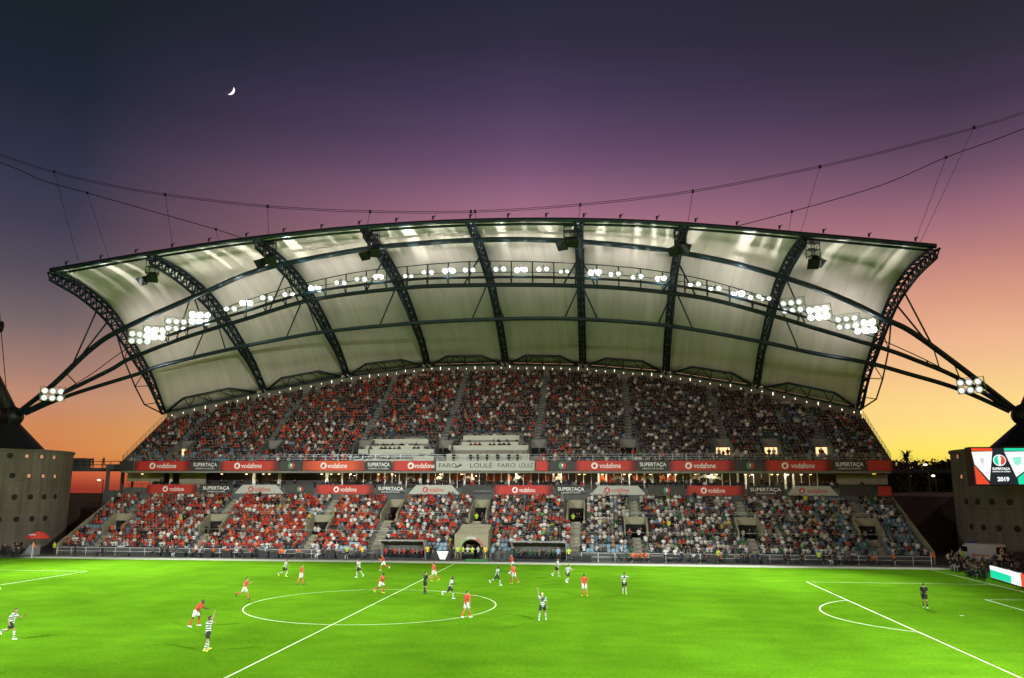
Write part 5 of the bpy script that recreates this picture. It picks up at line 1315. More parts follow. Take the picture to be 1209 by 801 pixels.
SIDE = [(63, 38.2, 0, 'hi-vis yellow', 'steward in hi-vis yellow vest standing by the left corner flag', 'steward'), (88, 38.2, 0, 'black', 'person in black standing on the apron right of the left corner steward', 'official'),
 (230.5, 38.4, 0, 'white', 'person in white standing among dark cases at the left railing', 'official'), (409.6, 38.2, 0, 'hi-vis yellow', 'steward in hi-vis yellow vest at the railing left of the left dugout', 'steward'),
 (427.5, 37.6, 1, 'yellow', 'person in yellow top at the touchline behind a hooped player', 'official'), (425.5, 39.0, 1, 'hi-vis orange', 'person in orange vest standing at the railing end left of the left dugout', 'steward'),
 (504.5, 38.0, 1, 'yellow', 'person in yellow bib right beside the left dugout', 'substitute'), (509, 38.6, 0, 'black', 'person in black suit between the left dugout and the white triangle', 'official'),
 (514, 38.9, 1, 'black', 'person in dark suit just left of the white triangle board', 'official'), (534.8, 37.3, 2, 'black', 'person in black walking along the touchline by the halfway line', 'official'),
 (540.5, 39.1, 0, 'hi-vis yellow', 'leftmost hi-vis steward at the tunnel mouth', 'steward'), (546.5, 39.5, 0, 'hi-vis yellow', 'second hi-vis steward from the left at the tunnel mouth', 'steward'),
 (557.5, 38.8, 1, 'hi-vis yellow', 'hi-vis steward in the middle of the tunnel mouth', 'steward'), (552, 39.4, 1, 'white', 'person in white top standing in the tunnel mouth', 'official'),
 (564.5, 39.6, 1, 'white', 'person in white top right of the middle of the tunnel mouth', 'official'), (573, 38.8, 0, 'yellow', 'person in yellow jacket at the right side of the tunnel mouth', 'official'),
 (568.5, 39.4, 0, 'black', 'person in black left of the yellow jacket at the tunnel', 'official'), (592.5, 37.6, 3, 'brown', 'person in dark shirt and shorts standing left of the right dugout', 'official'),
 (582, 39.0, 1, 'light blue', 'person in light blue between the tunnel and the right dugout', 'official'), (606.5, 38.3, 1, 'black', 'person in black standing before the left end of the right dugout', 'coach'),
 (659, 37.6, 0, 'light blue', 'person in blue bib at the touchline before the right dugout', 'official'), (671.5, 38.0, 0, 'hi-vis yellow', 'steward in hi-vis vest right of the right dugout', 'steward'),
 (797, 38.4, 0, 'white', 'person in white at the railing right of the dugouts', 'official'), (848, 38.0, 0, 'hi-vis yellow', 'steward in hi-vis yellow vest before the right fans', 'steward'),
 (786, 38.2, 0, 'white', 'person in white behind the dark case right of the dugouts', 'official'), (931, 37.8, 0, 'black', 'person in black on the apron, left one of the right pair', 'official'), (967, 37.7, 0, 'hi-vis yellow', 'steward in hi-vis yellow vest on the apron near the right end', 'steward'),
 (986, 37.8, 0, 'black', 'person in black on the apron just right of the right end steward', 'official'), (1056, 37.4, 9, 'hi-vis orange', 'person in orange vest running along the apron at the right', 'steward'),
 (1120, 37.2, 0, 'white', 'person in white standing at the right end of the stand', 'official'), (1136, 41.0, 0, 'hi-vis yellow', 'steward in hi-vis vest before the ambulance', 'steward')]
for (px, y, k, c, lab, cat) in SIDE:
    l = side(px, y); person(RUNM if k == 9 else STANDS[k], c, l, math.pi+random.uniform(-.5, .5) if k != 9 else math.pi/2, lab, cat)
for i, px in enumerate((333, 731, 740, 747, 752, 757, 763)):      # ball boys sitting on the apron boards
    c = 'hi-vis orange' if i == 0 else 'dark green' if i < 3 else 'orange'
    l = aty((px, 660), 38.75); person(SITS[i % 3], c, (l[0], 38.75, .42), math.pi, 'seated ball boy in orange bib before the left railing' if i == 0 else f'substitute in {c} bib sitting at the railing, {ordinal(i)} from the left', 'substitute')
for (X0, X1, c, nm) in ((*DG1, ('red', 'black', 'red', 'grey'), 'left'), (*DG2, ('dark green', 'grey', 'black', 'dark green'), 'right')):
    n = 11 if nm == 'right' else 9
    for k in range(n):
        cc = c[k % 4]; person(SITS[k % 3], cc, (X0+.45+(X1-X0-.9)*k/(n-1), 39.75, .50), math.pi+random.uniform(-.2, .2), f'person in {cc} seated inside the {nm} dugout, {ordinal(k+1)} from the left', 'substitute')
# people sitting on low benches along the railing
for (pa_, pb_, n_, nm) in ((112, 425, 24, 'left'), (790, 1040, 22, 'right')):
    y = 38.95; X0, X1 = aty((pa_, 660), y)[0], aty((pb_, 660), y)[0]
    t = empty('bench', ((X0+X1)/2, y, 0), 0, f'long low dark bench before the railing on the {nm}', 'bench')
    b = MB(); b.box(X0, X1, y-.18, y+.18, .36, .42); b.build('seat_board', 'black_steel', t)
    for k in range(9): x = X0+.3+(X1-X0-.6)*k/8; b = MB(); b.box(x-.04, x+.04, y-.15, y+.15, 0, .358); b.build('leg', 'black_steel', t)
    xs_b = sorted(random.sample(range(int((X1-X0)/.62)), n_))
    for i, k in enumerate(xs_b):
        c = random.choice(['black', 'black', 'white', 'grey', 'dark green' if nm == 'right' else 'red', 'navy', 'black', 'orange']); person(SITS[k % 6], c, (X0+.3+.62*k, y, .425), math.pi+random.uniform(-.5, .5), f'person in {c} on the {nm} railing bench, {ordinal(i+1)} from the left', 'official')
# two silhouettes on the left walkway
for (px, y) in ((109, 64.2), (122, 64.4)): p = aty((px, 550), y); person(STANDS[1], 'black', (p[0], y, WL[2]+.003), math.pi, 'dark person standing on the left walkway, '+('left one of two' if px < 115 else 'right one of two'), 'spectator')
# photographers and staff in the corners
def corner(n, poly_px, cols, text, rzb, cat):
    k = 0; pl = []
    while k < n:
        u, v = random.random(), random.random(); a, b_, c_, d_ = map(np.array, poly_px); q = (a*(1-u)+b_*u)*(1-v)+(d_*(1-u)+c_*u)*v; w = atz(tuple(q))
        if any((w[0]-z[0])**2+(w[1]-z[1])**2 < .36 for z in pl): continue
        pl.append(w); k += 1
    pl.sort(key=lambda w: (w[0]-CP[0])/(w[1]-CP[1]))
    for i, w in enumerate(pl):
        c = random.choice(cols); st = random.random() < .35
        if st: person(random.choice(STANDS), c, (w[0], w[1], 0), rzb+random.uniform(-.6, .6), f'person in {c} standing {text}, {ordinal(i+1)} from left', cat)
        else:
            t = f'person in {c} sitting {text}, {ordinal(i+1)} from left'
            s_ = bpy.data.objects.new('folding_stool', STOOL); col.objects.link(s_); s_.location = (w[0], w[1], 0); s_.rotation_euler = (0, 0, rzb); tag(s_, f'low stool {text}, under the {ordinal(i+1)} person from left', 'stool', 'stools in the corners')
            person(random.choice(SITS), c, (w[0], w[1], .452), rzb+random.uniform(-.4, .4), t, cat)
b = MB(); b.box(-.2, .2, -.25, .2, .32, .36)
for sx in (-.17, .17):
    for sy in (-.2, .15): b.box(sx-.015, sx+.015, sy-.015, sy+.015, 0, .32)
tmp = b.build('folding_stool', 'black_steel'); STOOL = tmp.data; bpy.data.objects.remove(tmp)
corner(36, ((1124,667),(1168,676),(1162,686),(1124,673)), ['black', 'black', 'grey', 'brown', 'black', 'navy'], 'in right corner beside the lit board', math.pi*.75, 'photographer')
corner(14, ((1168,668),(1206,672),(1206,684),(1170,677)), ['black', 'black', 'grey', 'navy'], 'behind the lit perimeter board', math.pi*.75, 'photographer')
corner(14, ((0,652),(24,653),(24,659),(0,660)), ['black', 'black', 'grey', 'navy'], 'in left corner below the tower', -math.pi*.75, 'photographer')
# ================================================================== SEATS AND CROWD
b = MB(); b.box(-.22, .22, -.40, .02, .40, .44); b.prism([(-.02, .44), (.02, .44), (.07, .82), (.03, .84)], -.21, .21, ((0,0,0), (0,1,0), (0,0,1), (1,0,0))); b.box(-.03, .03, -.15, -.05, .0, .40)
tmp = b.build('stadium_chair', 'blue_seat'); SEAT = tmp.data; SV = np.array(b.v); SF = b.f; bpy.data.objects.remove(tmp)
PITCHW = .51
def blocked(x, r, tier):
    if tier == 0:
        for (cx, hw, r0, r1) in ports:
            if abs(x-cx) < hw+.28 and r0-1 <= r <= r1+(1 if tier else 0): return True
        for (cx, hw) in AISLES:
            if abs(x-cx) < hw+.22: return True
        if abs(x-TUN[0]) < 2.5 and r <= 6: return True
        for (X0, X1) in (DG1, DG2):
            if r < 1 and X0-.5 < x < X1+.5: return True
    else:
        for (cx, hw, r0, r1) in UP_PORT:
            if abs(x-cx) < hw+.22 and r0-1 <= r <= r1: return True
        for (cx, hw) in UP_AISLE:
            if abs(x-cx) < hw+.12: return True
        for bl_ in (PRESS[:5], PRESS[5:]):
            for (X0, X1, y_, z_, rk, k_) in bl_:
                if X0-.4 < x < X1+.4 and r <= rk+1: return 'press'
    return False
def pick(w): 
    t = random.random()*sum(w.values())
    for k, v in w.items():
        t -= v
        if t <= 0: return k
    return k
CC = {'red': (.46, .028, .018), 'dred': (.22, .016, .012), 'orange': (.62, .10, .03), 'white': (.60, .60, .56), 'cream': (.48, .44, .36), 'black': (.010, .010, .012), 'char': (.035, .036, .04), 'grey': (.16, .17, .17), 'green': (.012, .11, .04), 'lgreen': (.12, .35, .10), 'navy': (.012, .022, .06), 'blue': (.10, .18, .30), 'teal': (.02, .05, .06), 'yellow': (.60, .48, .06), 'tan': (.28, .19, .12)}
def mixw(x, tier, r):
    L = dict(red=36, dred=11, orange=6, white=19, cream=7, black=13, char=8, grey=3, blue=1, tan=2, yellow=.6)
    C_ = dict(red=20, dred=6, orange=2, white=24, cream=7, black=16, char=12, grey=7, green=3, navy=3, blue=3, tan=3, yellow=.6)
    Rr = dict(red=3, dred=1.5, orange=1, white=29, cream=9, black=20, char=14, grey=9, green=7, lgreen=2, navy=4, blue=3, tan=4, yellow=1)
    if tier == 1: L = dict(red=9, dred=13, orange=3, white=7, cream=4, black=38, char=20, grey=5, teal=6, tan=2); C_ = dict(red=6, dred=8, white=10, cream=4, black=40, char=24, grey=7, teal=8, tan=2); Rr = dict(red=1, dred=1, white=9, cream=4, black=42, char=22, grey=7, teal=14, navy=5, green=2)  # upper-tier clothing weighted to dark, imitating the weaker light up there
    if x < -6: return L if random.random() < min(1, (-x-2)/10) else C_
    if x < 16: return C_ if random.random() > max(0, (x-6)/14) else Rr
    return Rr
def occ(x, r, tier):
    if tier == 0:
        if x > 47.5 and 3 <= r <= 8: return .28
        if x > 44: return .62
        if x < -46 and 4 <= r <= 7: return .35
        if r < 2 and -16 < x < 20: return .35
        return .985
    if x > 43: return .84
    if r < 4 and (x < -30): return .62
    return .975
def lfaces():
    """low-poly seated figure and standing figure for the mass of fans (metres, facing -Y)"""
    out = []
    for kind in range(4):
        b = MB(); h0 = .45 if kind < 3 else .86; ln = (-.03, -.10, .02, 0)[kind]
        hd = (0, ln-.03, h0+.68)
        b.sphere(hd, (.082, .10, .118), 7, 5, 0)
        # hair cap
        b.sphere((hd[0], hd[1]+.018, hd[2]+.022), (.086, .096, .108), 6, 4, 3)
        z0, z1, z2 = h0, h0+.34, h0+.52
        ring = lambda z, w, d, y: [(-w, y-d*.6, z), (-w*.5, y-d, z), (w*.5, y-d, z), (w, y-d*.6, z), (w, y+d*.6, z), (w*.5, y+d, z), (-w*.5, y+d, z), (-w, y+d*.6, z)]
        rs = [ring(z0, .16, .11, 0), ring(z1, .21, .125, ln*.6), ring(z2, .175, .085, ln), ring(z2+.05, .06, .05, ln)]
        vs = [p for r_ in rs for p in r_]; fs = []
        for i in range(3):
            for k in range(8): fs.append((i*8+k, i*8+(k+1) % 8, (i+1)*8+(k+1) % 8, (i+1)*8+k))
        fs.append(tuple(range(24, 32))); b.add(vs, fs, 1)
        if kind < 3:
            for s in (-1, 1):
                b.tube([(s*.10, -.02, h0+.03), (s*.11, -.42, h0+.04), (s*.11, -.44, .02)], [.085, .06, .045], 5, 2)
                hp = {0: (s*.10, -.34, h0+.12), 1: (s*.04, -.30, h0+.42), 2: (s*.20, -.12, h0+.85 if s > 0 else h0+.2)}[kind]
                b.tube([(s*.215, ln, z2-.05), (s*.26, ln-.10, h0+.26)], [.055, .045], 5, 1, False); b.tube([(s*.26, ln-.10, h0+.26), hp], [.042, .035], 5, 0)
        else:
            for s in (-1, 1):
                b.tube([(s*.09, 0, h0+.04), (s*.10, -.02, .45), (s*.10, .01, .0)], [.09, .06, .045], 5, 2)
                b.tube([(s*.215, 0, z2-.05), (s*.25, -.04, h0+.22)], [.055, .045], 5, 1, False); b.tube([(s*.25, -.04, h0+.22), (s*.12, -.22, h0+.30)], [.042, .035], 5, 0)
        tv, tf, tm = [], [], []
        out.append((np.array(b.v), b.f, np.array(b.mi)))
    return out
TEMPL = lfaces()
inst = []      # (template, x, y, z, rot, scale, top colour, skin colour, leg colour, hair colour)
seats_rest = []
cols_named = {'red': 'red', 'dred': 'red', 'orange': 'orange', 'white': 'white', 'cream': 'white', 'black': 'black', 'char': 'black', 'grey': 'grey', 'green': 'dark green', 'lgreen': 'dark green', 'navy': 'navy', 'blue': 'light blue', 'teal': 'navy', 'yellow': 'yellow', 'tan': 'brown'}
ENT = sorted([p[0] for p in LOW_PORT])
words_ = ['one', 'two', 'three', 'four', 'five', 'six']
def block_name(x):
    k = sum(1 for e in ENT if e < x)
    if k == 0: return 'left of entrance one'
    if k == 6: return 'right of entrance six'
    if k == 3: return 'between entrances three and four'
    return f'between entrances {words_[k-1]} and {words_[k]}'
skins = [(.40, .23, .15), (.34, .19, .12), (.45, .27, .19), (.28, .15, .09), (.10, .05, .035)]
hairs = [(.012, .010, .009), (.02, .014, .01), (.05, .03, .018), (.18, .12, .06), (.16, .16, .16)]
cnt = {}; scnt = {}
MAXIND = 300-NP['n']; nind = 0; nseat = 0
def seat_ind(x, r):
    global nseat
    key = (r, block_name(x)); scnt[key] = scnt.get(key, 0)+1
    o = bpy.data.objects.new('stadium_chair', SEAT); col.objects.link(o); o.location = (x, ly(r)+.62, lz(r)+.0); nseat += 1
    tag(o, f'pale blue seat, row {words_[r]} {block_name(x)}, {ordinal(scnt[key])} from left' if scnt[key] <= 69 else 'pale blue seat', 'seat', 'pale blue seats in the lower tier')
for tier in (0, 1):
    for r in range(LN if tier == 0 else UROWS):
        if tier == 0: xa, xb, y, z = SXL+.5, SXR-.5, ly(r), lz(r)
        else:
            rg = xrange_at(uy(r)+.55); 
            if rg is None: continue
            xa, xb, y, z = rg[0]+.5, rg[1]-.5, uy(r), uz(r)
        for x in np.arange(xa, xb, PITCHW):
            x = float(x)
            bl = blocked(x, r, tier)
            if bl: continue
            if True:
                if tier == 0 and r < 2 and nseat < 300: seat_ind(x, r)
                else: seats_rest.append((x, y+.62, z))
            if random.random() > occ(x, r, tier): continue
            c = pick(mixw(x, tier, r)); jx = random.uniform(-.06, .06); jy = random.uniform(-.05, .05)
            if tier == 0 and r < 2 and nind < MAXIND and random.random() < .93:
                cn = cols_named[c]; key = (r, block_name(x)); cnt[key] = cnt.get(key, 0)+1; nind += 1
                p = person(random.choice(SITS), cn, (x+jx, y+.44, z+.447), math.pi+random.uniform(-.3, .3), f'fan in {cn} top, row {words_[r]} {block_name(x)}, {ordinal(cnt[key])} person from left', 'spectator', 'fans in the front rows')
                continue
            jc = random.uniform(.6, 1.25)
            k = random.choices((0, 1, 2, 3), (5, 4, 1.2, 1.0 if tier == 0 else .6))[0]
            inst.append((k, x+jx, y+(.44 if k < 3 else .30)+jy, z, random.uniform(-.35, .35), random.uniform(.86, 1.02), tuple(v*jc for v in CC[c]), random.choice(skins), random.choice(((.02, .025, .04), (.012, .012, .014), (.05, .06, .09), (.12, .10, .08))), random.choices(hairs, (5, 4, 2, .7, .8))[0]))
for (X0, X1, y, z, r, k_) in PRESS:            # reporters behind the press desks, and standing before the lowest right desk
    for x in np.arange(X0+.3, X1-.2, .7):
        if random.random() < .62: inst.append((0, x+random.uniform(-.15, .15), y+.72, z, random.uniform(-.4, .4), random.uniform(.92, 1.02), CC[pick(dict(black=8, char=5, grey=1, white=1, dred=.7))], random.choice(skins), (.012, .012, .014), hairs[0]))
    if k_ == 9:
        for x in (X0+1.2, X0+3.6, X0+4.6, X0+5.9, X0+7.4, X0+9.0, X0+10.2): inst.append((3, x, y-.7, z-URS, random.uniform(-1, 1), random.uniform(.9, 1.0), CC['black'], random.choice(skins), (.012, .012, .014), hairs[0]))
# people along the box level rail and inside the entrances
for x in np.arange(-50, 53.5, .62):
    if random.random() < (.85 if -24 < x < 46 else .5):
        inst.append((3 if random.random() < .12 else 0, x+random.uniform(-.2, .2), VY0+random.uniform(.6, 1.0), VZ, random.uniform(-.4, .4), random.uniform(.93, 1.05), CC[pick(dict(black=10, char=6, navy=2, white=1.2, grey=1, red=.6))], random.choice(skins), (.012, .012, .014), hairs[0]))
for (cx, hw, r0, r1) in LOW_PORT:
    for k in range(4): inst.append((3, cx+random.uniform(-hw+.4, hw-.4), ly(r0)+.5+random.random()*2.2, lz(r0)-LRS-.3, random.uniform(-.5, .5), 1.0, CC[pick(dict(black=4, char=3, white=1.5, red=1, orange=.6))], random.choice(skins), (.012, .012, .014), hairs[0]))
for (cx, hw, r0, r1) in HIGH_PORT:
    for k in range(3): inst.append((3, cx+random.uniform(-hw+.4, hw-.4), ly(r0)+.4+random.random()*2.0, lz(r0)-LRS-.3, random.uniform(-.5, .5), 1.0, (.45, .68, .05) if k == 0 else CC[pick(dict(black=4, char=3, red=1.5))], random.choice(skins), (.012, .012, .014), hairs[0]))
for (cx, hw, r0, r1) in UP_PORT:
    for k in range(2): inst.append((3, cx+random.uniform(-hw+.5, hw-.5), uy(r0)+.5+random.random()*1.6, uz(r0)-URS-.3, random.uniform(-.5, .5), .97, CC[pick(dict(black=4, char=3, white=1, red=1))], random.choice(skins), (.012, .012, .014), hairs[0]))
print('persons', NP['n'], 'crowd', len(inst), 'seats', nseat, len(seats_rest))
def mass(name, templ, rows, m, getcol):
    """one object made of many copies of a template, with a colour per face"""
    by = {}
    for q in rows: by.setdefault(q[0], []).append(q)
    V, L, S, Cc, base = [], [], [], [], 0
    for k, qs in by.items():
        tv, tf, tm = templ[k]; n = len(qs)
        A = np.array([(q[1], q[2], q[3], q[4], q[5]) for q in qs]); c, s = np.cos(A[:, 3]), np.sin(A[:, 3])
        P = tv[None]*A[:, 4][:, None, None]
        X = P[:, :, 0]*c[:, None]-P[:, :, 1]*s[:, None]+A[:, 0][:, None]; Y = P[:, :, 0]*s[:, None]+P[:, :, 1]*c[:, None]+A[:, 1][:, None]; Zz = P[:, :, 2]+A[:, 2][:, None]
        V.append(np.stack((X, Y, Zz), -1).reshape(-1, 3))
        loops = np.concatenate([np.array(f) for f in tf]); sz = np.array([len(f) for f in tf])
        L.append((loops[None]+(base+np.arange(n)*len(tv))[:, None]).reshape(-1)); S.append(np.tile(sz, n)); base += n*len(tv)
        if getcol: 
            pal = np.array([[q[7], q[6], q[8], q[9]] for q in qs]); Cc.append(pal[:, tm].reshape(-1, 3))
    V, L, S = np.concatenate(V), np.concatenate(L), np.concatenate(S)
    me = bpy.data.meshes.new(name); me.vertices.add(len(V)); me.vertices.foreach_set('co', V.astype(np.float32).ravel())
    me.loops.add(len(L)); me.loops.foreach_set('vertex_index', L.astype(np.int32)); me.polygons.add(len(S))
    st = np.concatenate(([0], np.cumsum(S)[:-1])); me.polygons.foreach_set('loop_start', st.astype(np.int32)); 
    try: me.polygons.foreach_set('loop_total', S.astype(np.int32))
    except Exception: pass
    me.update(calc_edges=True); me.validate()
    if getcol:
        C_ = np.concatenate(Cc); at = me.attributes.new('cloth', 'FLOAT_COLOR', 'FACE'); at.data.foreach_set('color', np.concatenate((C_, np.ones((len(C_), 1))), 1).astype(np.float32).ravel())
    me.materials.append(M[m]); o = bpy.data.objects.new(name, me); col.objects.link(o); return o
cr = mass('crowd', dict(enumerate(TEMPL)), inst, 'crowd', True); tag(cr, 'packed crowd of fans filling both tiers behind the front rows', 'crowd', kind='stuff')
sr = mass('stadium_chairs', {0: (SV, SF, np.zeros(len(SF), int))}, [(0, x, y, z, 0, 1.0) for x, y, z in seats_rest], 'blue_seat', False); tag(sr, 'pale blue seats of both tiers behind the front rows', 'seats', kind='stuff')

# ================================================================== LIGHT
w = bpy.data.worlds.new('World'); scene.world = w; w.use_nodes = True; nt = w.node_tree; nt.nodes.clear()
out = nt.nodes.new('ShaderNodeOutputWorld'); bg = nt.nodes.new('ShaderNodeBackground'); nt.links.new(bg.outputs[0], out.inputs[0])
tc = nt.nodes.new('ShaderNodeTexCoord'); sp = nt.nodes.new('ShaderNodeSeparateXYZ'); nt.links.new(tc.outputs['Generated'], sp.inputs[0])
s2l = lambda c: tuple((x/255/12.92 if x <= 10.3 else ((x/255+.055)/1.055)**2.4) for x in c)
SKY = {60: [(-260, (14, 22, 28)), (0, (25, 33, 42)), (100, (31, 38, 53)), (200, (50, 52, 72)), (260, (66, 62, 82)), (320, (86, 78, 92)), (380, (118, 102, 104)), (430, (160, 124, 114)), (470, (192, 138, 112)), (505, (208, 136, 88)), (540, (213, 128, 72)), (558, (206, 92, 62)), (576, (150, 50, 40))],
       620: [(-260, (26, 28, 42)), (0, (44, 43, 62)), (60, (54, 48, 70)), (110, (68, 56, 86)), (160, (93, 70, 102)), (200, (118, 84, 115)), (230, (146, 100, 127)), (255, (166, 112, 134)), (350, (205, 140, 128)), (450, (238, 178, 120)), (540, (248, 205, 95)), (576, (200, 110, 60))],
       1150: [(-260, (28, 28, 36)), (0, (42, 41, 54)), (60, (50, 46, 62)), (110, (65, 52, 74)), (160, (87, 66, 89)), (200, (112, 80, 103)), (250, (160, 108, 124)), (300, (192, 132, 126)), (350, (218, 156, 130)), (400, (238, 182, 144)), (450, (250, 206, 142)), (500, (253, 222, 134)), (535, (252, 230, 98)), (560, (246, 206, 62)), (580, (190, 110, 30))]}
ramps = {}; az = {}
for px, st in SKY.items():
    rp = nt.nodes.new('ShaderNodeValToRGB'); e = rp.color_ramp.elements; 
    zs = sorted(((ray((px, y))[2] if y > -200 else .95), c) for y, c in st)
    while len(e) < len(zs): e.new(.5)
    for q, (z, c) in enumerate(zs): e[q].position = max(0, min(1, z)); e[q].color = s2l(c)+(1,)
    for q, (z, c) in enumerate(zs): e[q].position = max(0, min(1, z)); e[q].color = s2l(c)+(1,)
    nt.links.new(sp.outputs['Z'], rp.inputs['Fac']); ramps[px] = rp; v = ray((px, 500)); az[px] = math.atan2(v[0], v[1])
at = nt.nodes.new('ShaderNodeMath'); at.operation = 'ARCTAN2'; nt.links.new(sp.outputs['X'], at.inputs[0]); nt.links.new(sp.outputs['Y'], at.inputs[1])
def mr(a, b_):
    n = nt.nodes.new('ShaderNodeMapRange'); n.inputs['From Min'].default_value = a; n.inputs['From Max'].default_value = b_; nt.links.new(at.outputs[0], n.inputs['Value']); return n
def mixc(f, a, b_):
    n = nt.nodes.new('ShaderNodeMix'); n.data_type = 'RGBA'; nt.links.new(f.outputs[0], n.inputs['Factor']); nt.links.new(a, n.inputs['A']); nt.links.new(b_, n.inputs['B']); return n.outputs['Result']
m1 = mixc(mr(az[60], az[620]), ramps[60].outputs[0], ramps[620].outputs[0]); m2 = mixc(mr(az[620], az[1150]), m1, ramps[1150].outputs[0])
nz = nt.nodes.new('ShaderNodeTexSky'); nz.sky_type = 'NISHITA'; nz.sun_disc = False; nz.sun_elevation = R(.5); nz.sun_rotation = R(38)
sc_ = nt.nodes.new('ShaderNodeVectorMath'); sc_.operation = 'MULTIPLY_ADD'; nt.links.new(nz.outputs[0], sc_.inputs[0]); sc_.inputs[1].default_value = (.001, .001, .001); nt.links.new(m2, sc_.inputs[2])
hz_ = nt.nodes.new('ShaderNodeMapping'); hz_.inputs['Scale'].default_value = (1.2, 1.2, 7.0); nt.links.new(tc.outputs['Generated'], hz_.inputs['Vector'])
hn_ = nt.nodes.new('ShaderNodeTexNoise'); hn_.inputs['Scale'].default_value = 1.6; hn_.inputs['Detail'].default_value = 5; nt.links.new(hz_.outputs[0], hn_.inputs['Vector'])
hr_ = nt.nodes.new('ShaderNodeMapRange'); hr_.inputs['From Min'].default_value = .3; hr_.inputs['From Max'].default_value = .7; hr_.inputs['To Min'].default_value = .94; hr_.inputs['To Max'].default_value = 1.06; nt.links.new(hn_.outputs['Fac'], hr_.inputs['Value'])
sv_ = nt.nodes.new('ShaderNodeVectorMath'); sv_.operation = 'SCALE'; nt.links.new(sc_.outputs[0], sv_.inputs[0]); nt.links.new(hr_.outputs[0], sv_.inputs['Scale'])      # faint haze bands put into the sky colour, breaking up the gradient
nt.links.new(sv_.outputs[0], bg.inputs['Color']); bg.inputs['Strength'].default_value = 1.0
# last glow of the sun, far right behind the stand
sun = bpy.data.lights.new('sun', 'SUN'); sun.energy = .03; sun.angle = R(.5); sun.color = (1, .7, .4); so_ = bpy.data.objects.new('sun', sun); col.objects.link(so_)
d = Vector((-math.sin(R(38)), -math.cos(R(38)), -math.sin(R(1)))); so_.rotation_euler = d.to_track_quat('-Z', 'Y').to_euler()

def spot(p, target, power, cone, blend=.6, color=(.95, 1.0, .96), size=.5):
    l = bpy.data.lights.new('floodlight_or_fill_beam', 'SPOT'); l.energy = power; l.spot_size = R(cone); l.spot_blend = blend; l.color = color; l.shadow_soft_size = size
    o = bpy.data.objects.new('floodlight_or_fill_beam', l); col.objects.link(o); o.location = tuple(p); o.rotation_euler = aim_euler(p, target); return o
KW = 1000.0
E_BANK, E_GANT, E_UP, E_WASH = 46*KW, 1.5*KW, 1.2*KW, 2*KW
for grp, tx in ((BANKPOS[:4], -27), (BANKPOS[4:8], 14)):
    p = sum(grp)/len(grp)
    spot(p+np.array((0, -.8, -1.2)), (tx, 2, 0), E_BANK*5.0, 86, .9, size=.5)
    spot(np.array((p[0], -p[1]+1, p[2])), (tx, -7, 0), E_BANK*5.6, 80, .8, size=.5)       # the same bank on the roof of the facing stand
for p in BANKPOS[8:]: spot(p+np.array((0, -.6, -.5)), (p[0]*.5, -4, 0), E_BANK*.9, 90, .9, size=.6)
for p in LAMPPOS[2::5]:
    spot(p+np.array((0, -.5, -.4)), (p[0]*.7, -4, 0), E_GANT*5, 100, .9, size=.5)
for p in LAMPPOS[::6]:
    spot(np.array((p[0], -p[1]+.5, p[2])), (p[0]*.8, 4, 0), E_WASH, 58, .5)
def q_of(x):
    xs_ = [roof_pt(k, .2)[0] for k in range(9)]; return float(np.interp(x, xs_, range(9)))
for p in LAMPPOS[1::3]+BANKPOS[1:8:2]:   # added upward fill near the lamps, standing in for spill on the membrane
    spot(p+np.array((0, -.8, -1.2)), p+np.array((0, 1.2, 6)), E_UP*.9, 155, 1.0, (1, .95, .86), .5)
for p in LAMPPOS[1::4]:         # added fill from the facing stand's lamp positions, on this roof and upper tier
    spot(np.array((p[0], -p[1]+.5, p[2])), (p[0]*.9, 56, 34), 7.5*KW, 70, 1.0, (1, .97, .92))
for px in (291, 380, 414, 463, 520, 560, 610, 660, 711, 744, 790, 840, 888, 930):       # lamps under the deck in front of the boxes
    q = aty((px, 559.3), VY1-.9); l = bpy.data.lights.new('box_level_lamp', 'POINT'); l.energy = 75 if px > 470 else 45; l.color = (1, .80, .55); l.shadow_soft_size = .12
    o = bpy.data.objects.new('box_level_lamp', l); col.objects.link(o); o.location = (q[0], VY1-.9, 10.4)
for k in range(8):              # added fill spots below the gantry, brightening the rear membrane panels
    q = at_x(CB, roof_pt(k+.5, .3)[0]); spot(q+(0, .6, -1.6), q+(0, 7.5, 5.0), 2.3*KW, 116, 1.0, (1, .955, .93), .3)
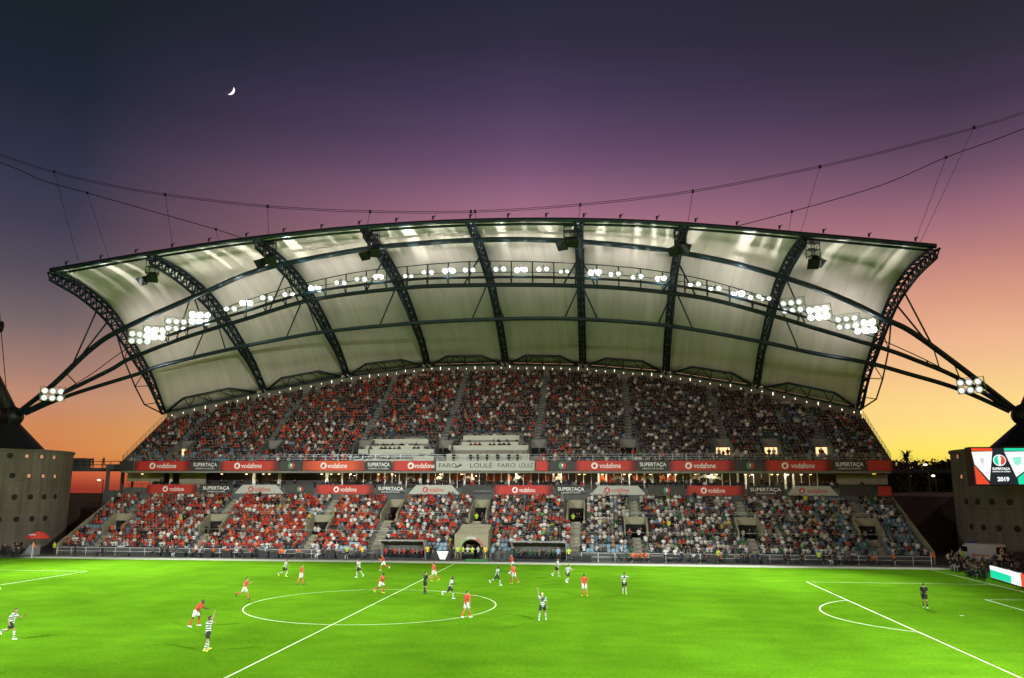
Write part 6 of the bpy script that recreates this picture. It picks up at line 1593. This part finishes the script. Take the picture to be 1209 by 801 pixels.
def roof_streak_light(p, power, seed):
    """added spot where no lamp hangs; noise shapes it into streaks on the membrane"""
    l = bpy.data.lights.new('added_streak_spot', 'SPOT'); l.energy = power; l.spot_size = R(128); l.spot_blend = .35; l.shadow_soft_size = .05; l.color = (.98, 1, .92)
    l.use_nodes = True; nt = l.node_tree; em = nt.nodes['Emission']
    tc = nt.nodes.new('ShaderNodeTexCoord'); sp = nt.nodes.new('ShaderNodeSeparateXYZ'); nt.links.new(tc.outputs['Normal'], sp.inputs[0])
    def math_(op, a_, b_=None):
        n = nt.nodes.new('ShaderNodeMath'); n.operation = op
        for i, q in enumerate((a_, b_)):
            if q is None: continue
            if isinstance(q, (int, float)): n.inputs[i].default_value = q
            else: nt.links.new(q, n.inputs[i])
        return n.outputs[0]
    az_ = math_('MAXIMUM', math_('ABSOLUTE', sp.outputs['Z']), .05); u = math_('DIVIDE', sp.outputs['X'], az_)
    nz_ = nt.nodes.new('ShaderNodeTexNoise'); nz_.noise_dimensions = '1D'; nz_.inputs['Scale'].default_value = 3.4; nz_.inputs['Detail'].default_value = 1.0
    nt.links.new(math_('ADD', u, seed*7.31), nz_.inputs['W'])
    r = nt.nodes.new('ShaderNodeMapRange'); r.interpolation_type = 'SMOOTHSTEP'; r.inputs['From Min'].default_value = .46; r.inputs['From Max'].default_value = .74; r.inputs['To Min'].default_value = .06; r.inputs['To Max'].default_value = 1.0
    nt.links.new(nz_.outputs[0], r.inputs['Value']); nt.links.new(r.outputs[0], em.inputs['Strength'])
    o = bpy.data.objects.new('added_streak_spot', l); col.objects.link(o); o.location = tuple(p); o.rotation_euler = aim_euler(p, p+np.array((0, .9, 6))); return o
for k in range(8):
    c_ = roof_pt(k+.5, .15); f = (1.0, 1.5, 1.8, 1.8, 1.8, 1.8, 1.5, .9)[k]
    roof_streak_light(np.array((c_[0], 37.6, c_[2]-6.2)), 3.0*KW*f, k+1)
scene.render.engine = 'CYCLES'
scene.view_settings.view_transform = 'Standard'; scene.view_settings.look = 'None'; scene.view_settings.gamma = 1; scene.view_settings.use_curve_mapping = False
scene.view_settings.exposure = 0.0
scene.cycles.use_denoising = True
try: scene.cycles.denoiser = 'OPENIMAGEDENOISE'
except Exception: pass
scene.cycles.use_adaptive_sampling = True; scene.cycles.adaptive_threshold = .004
scene.cycles.max_bounces = 5; scene.cycles.diffuse_bounces = 3; scene.cycles.glossy_bounces = 2; scene.cycles.transmission_bounces = 2
scene.cycles.sample_clamp_indirect = 3.0; scene.cycles.sample_clamp_direct = 0
scene.cycles.use_light_tree = True; scene.cycles.caustics_reflective = False; scene.cycles.caustics_refractive = False
scene.render.film_transparent = False
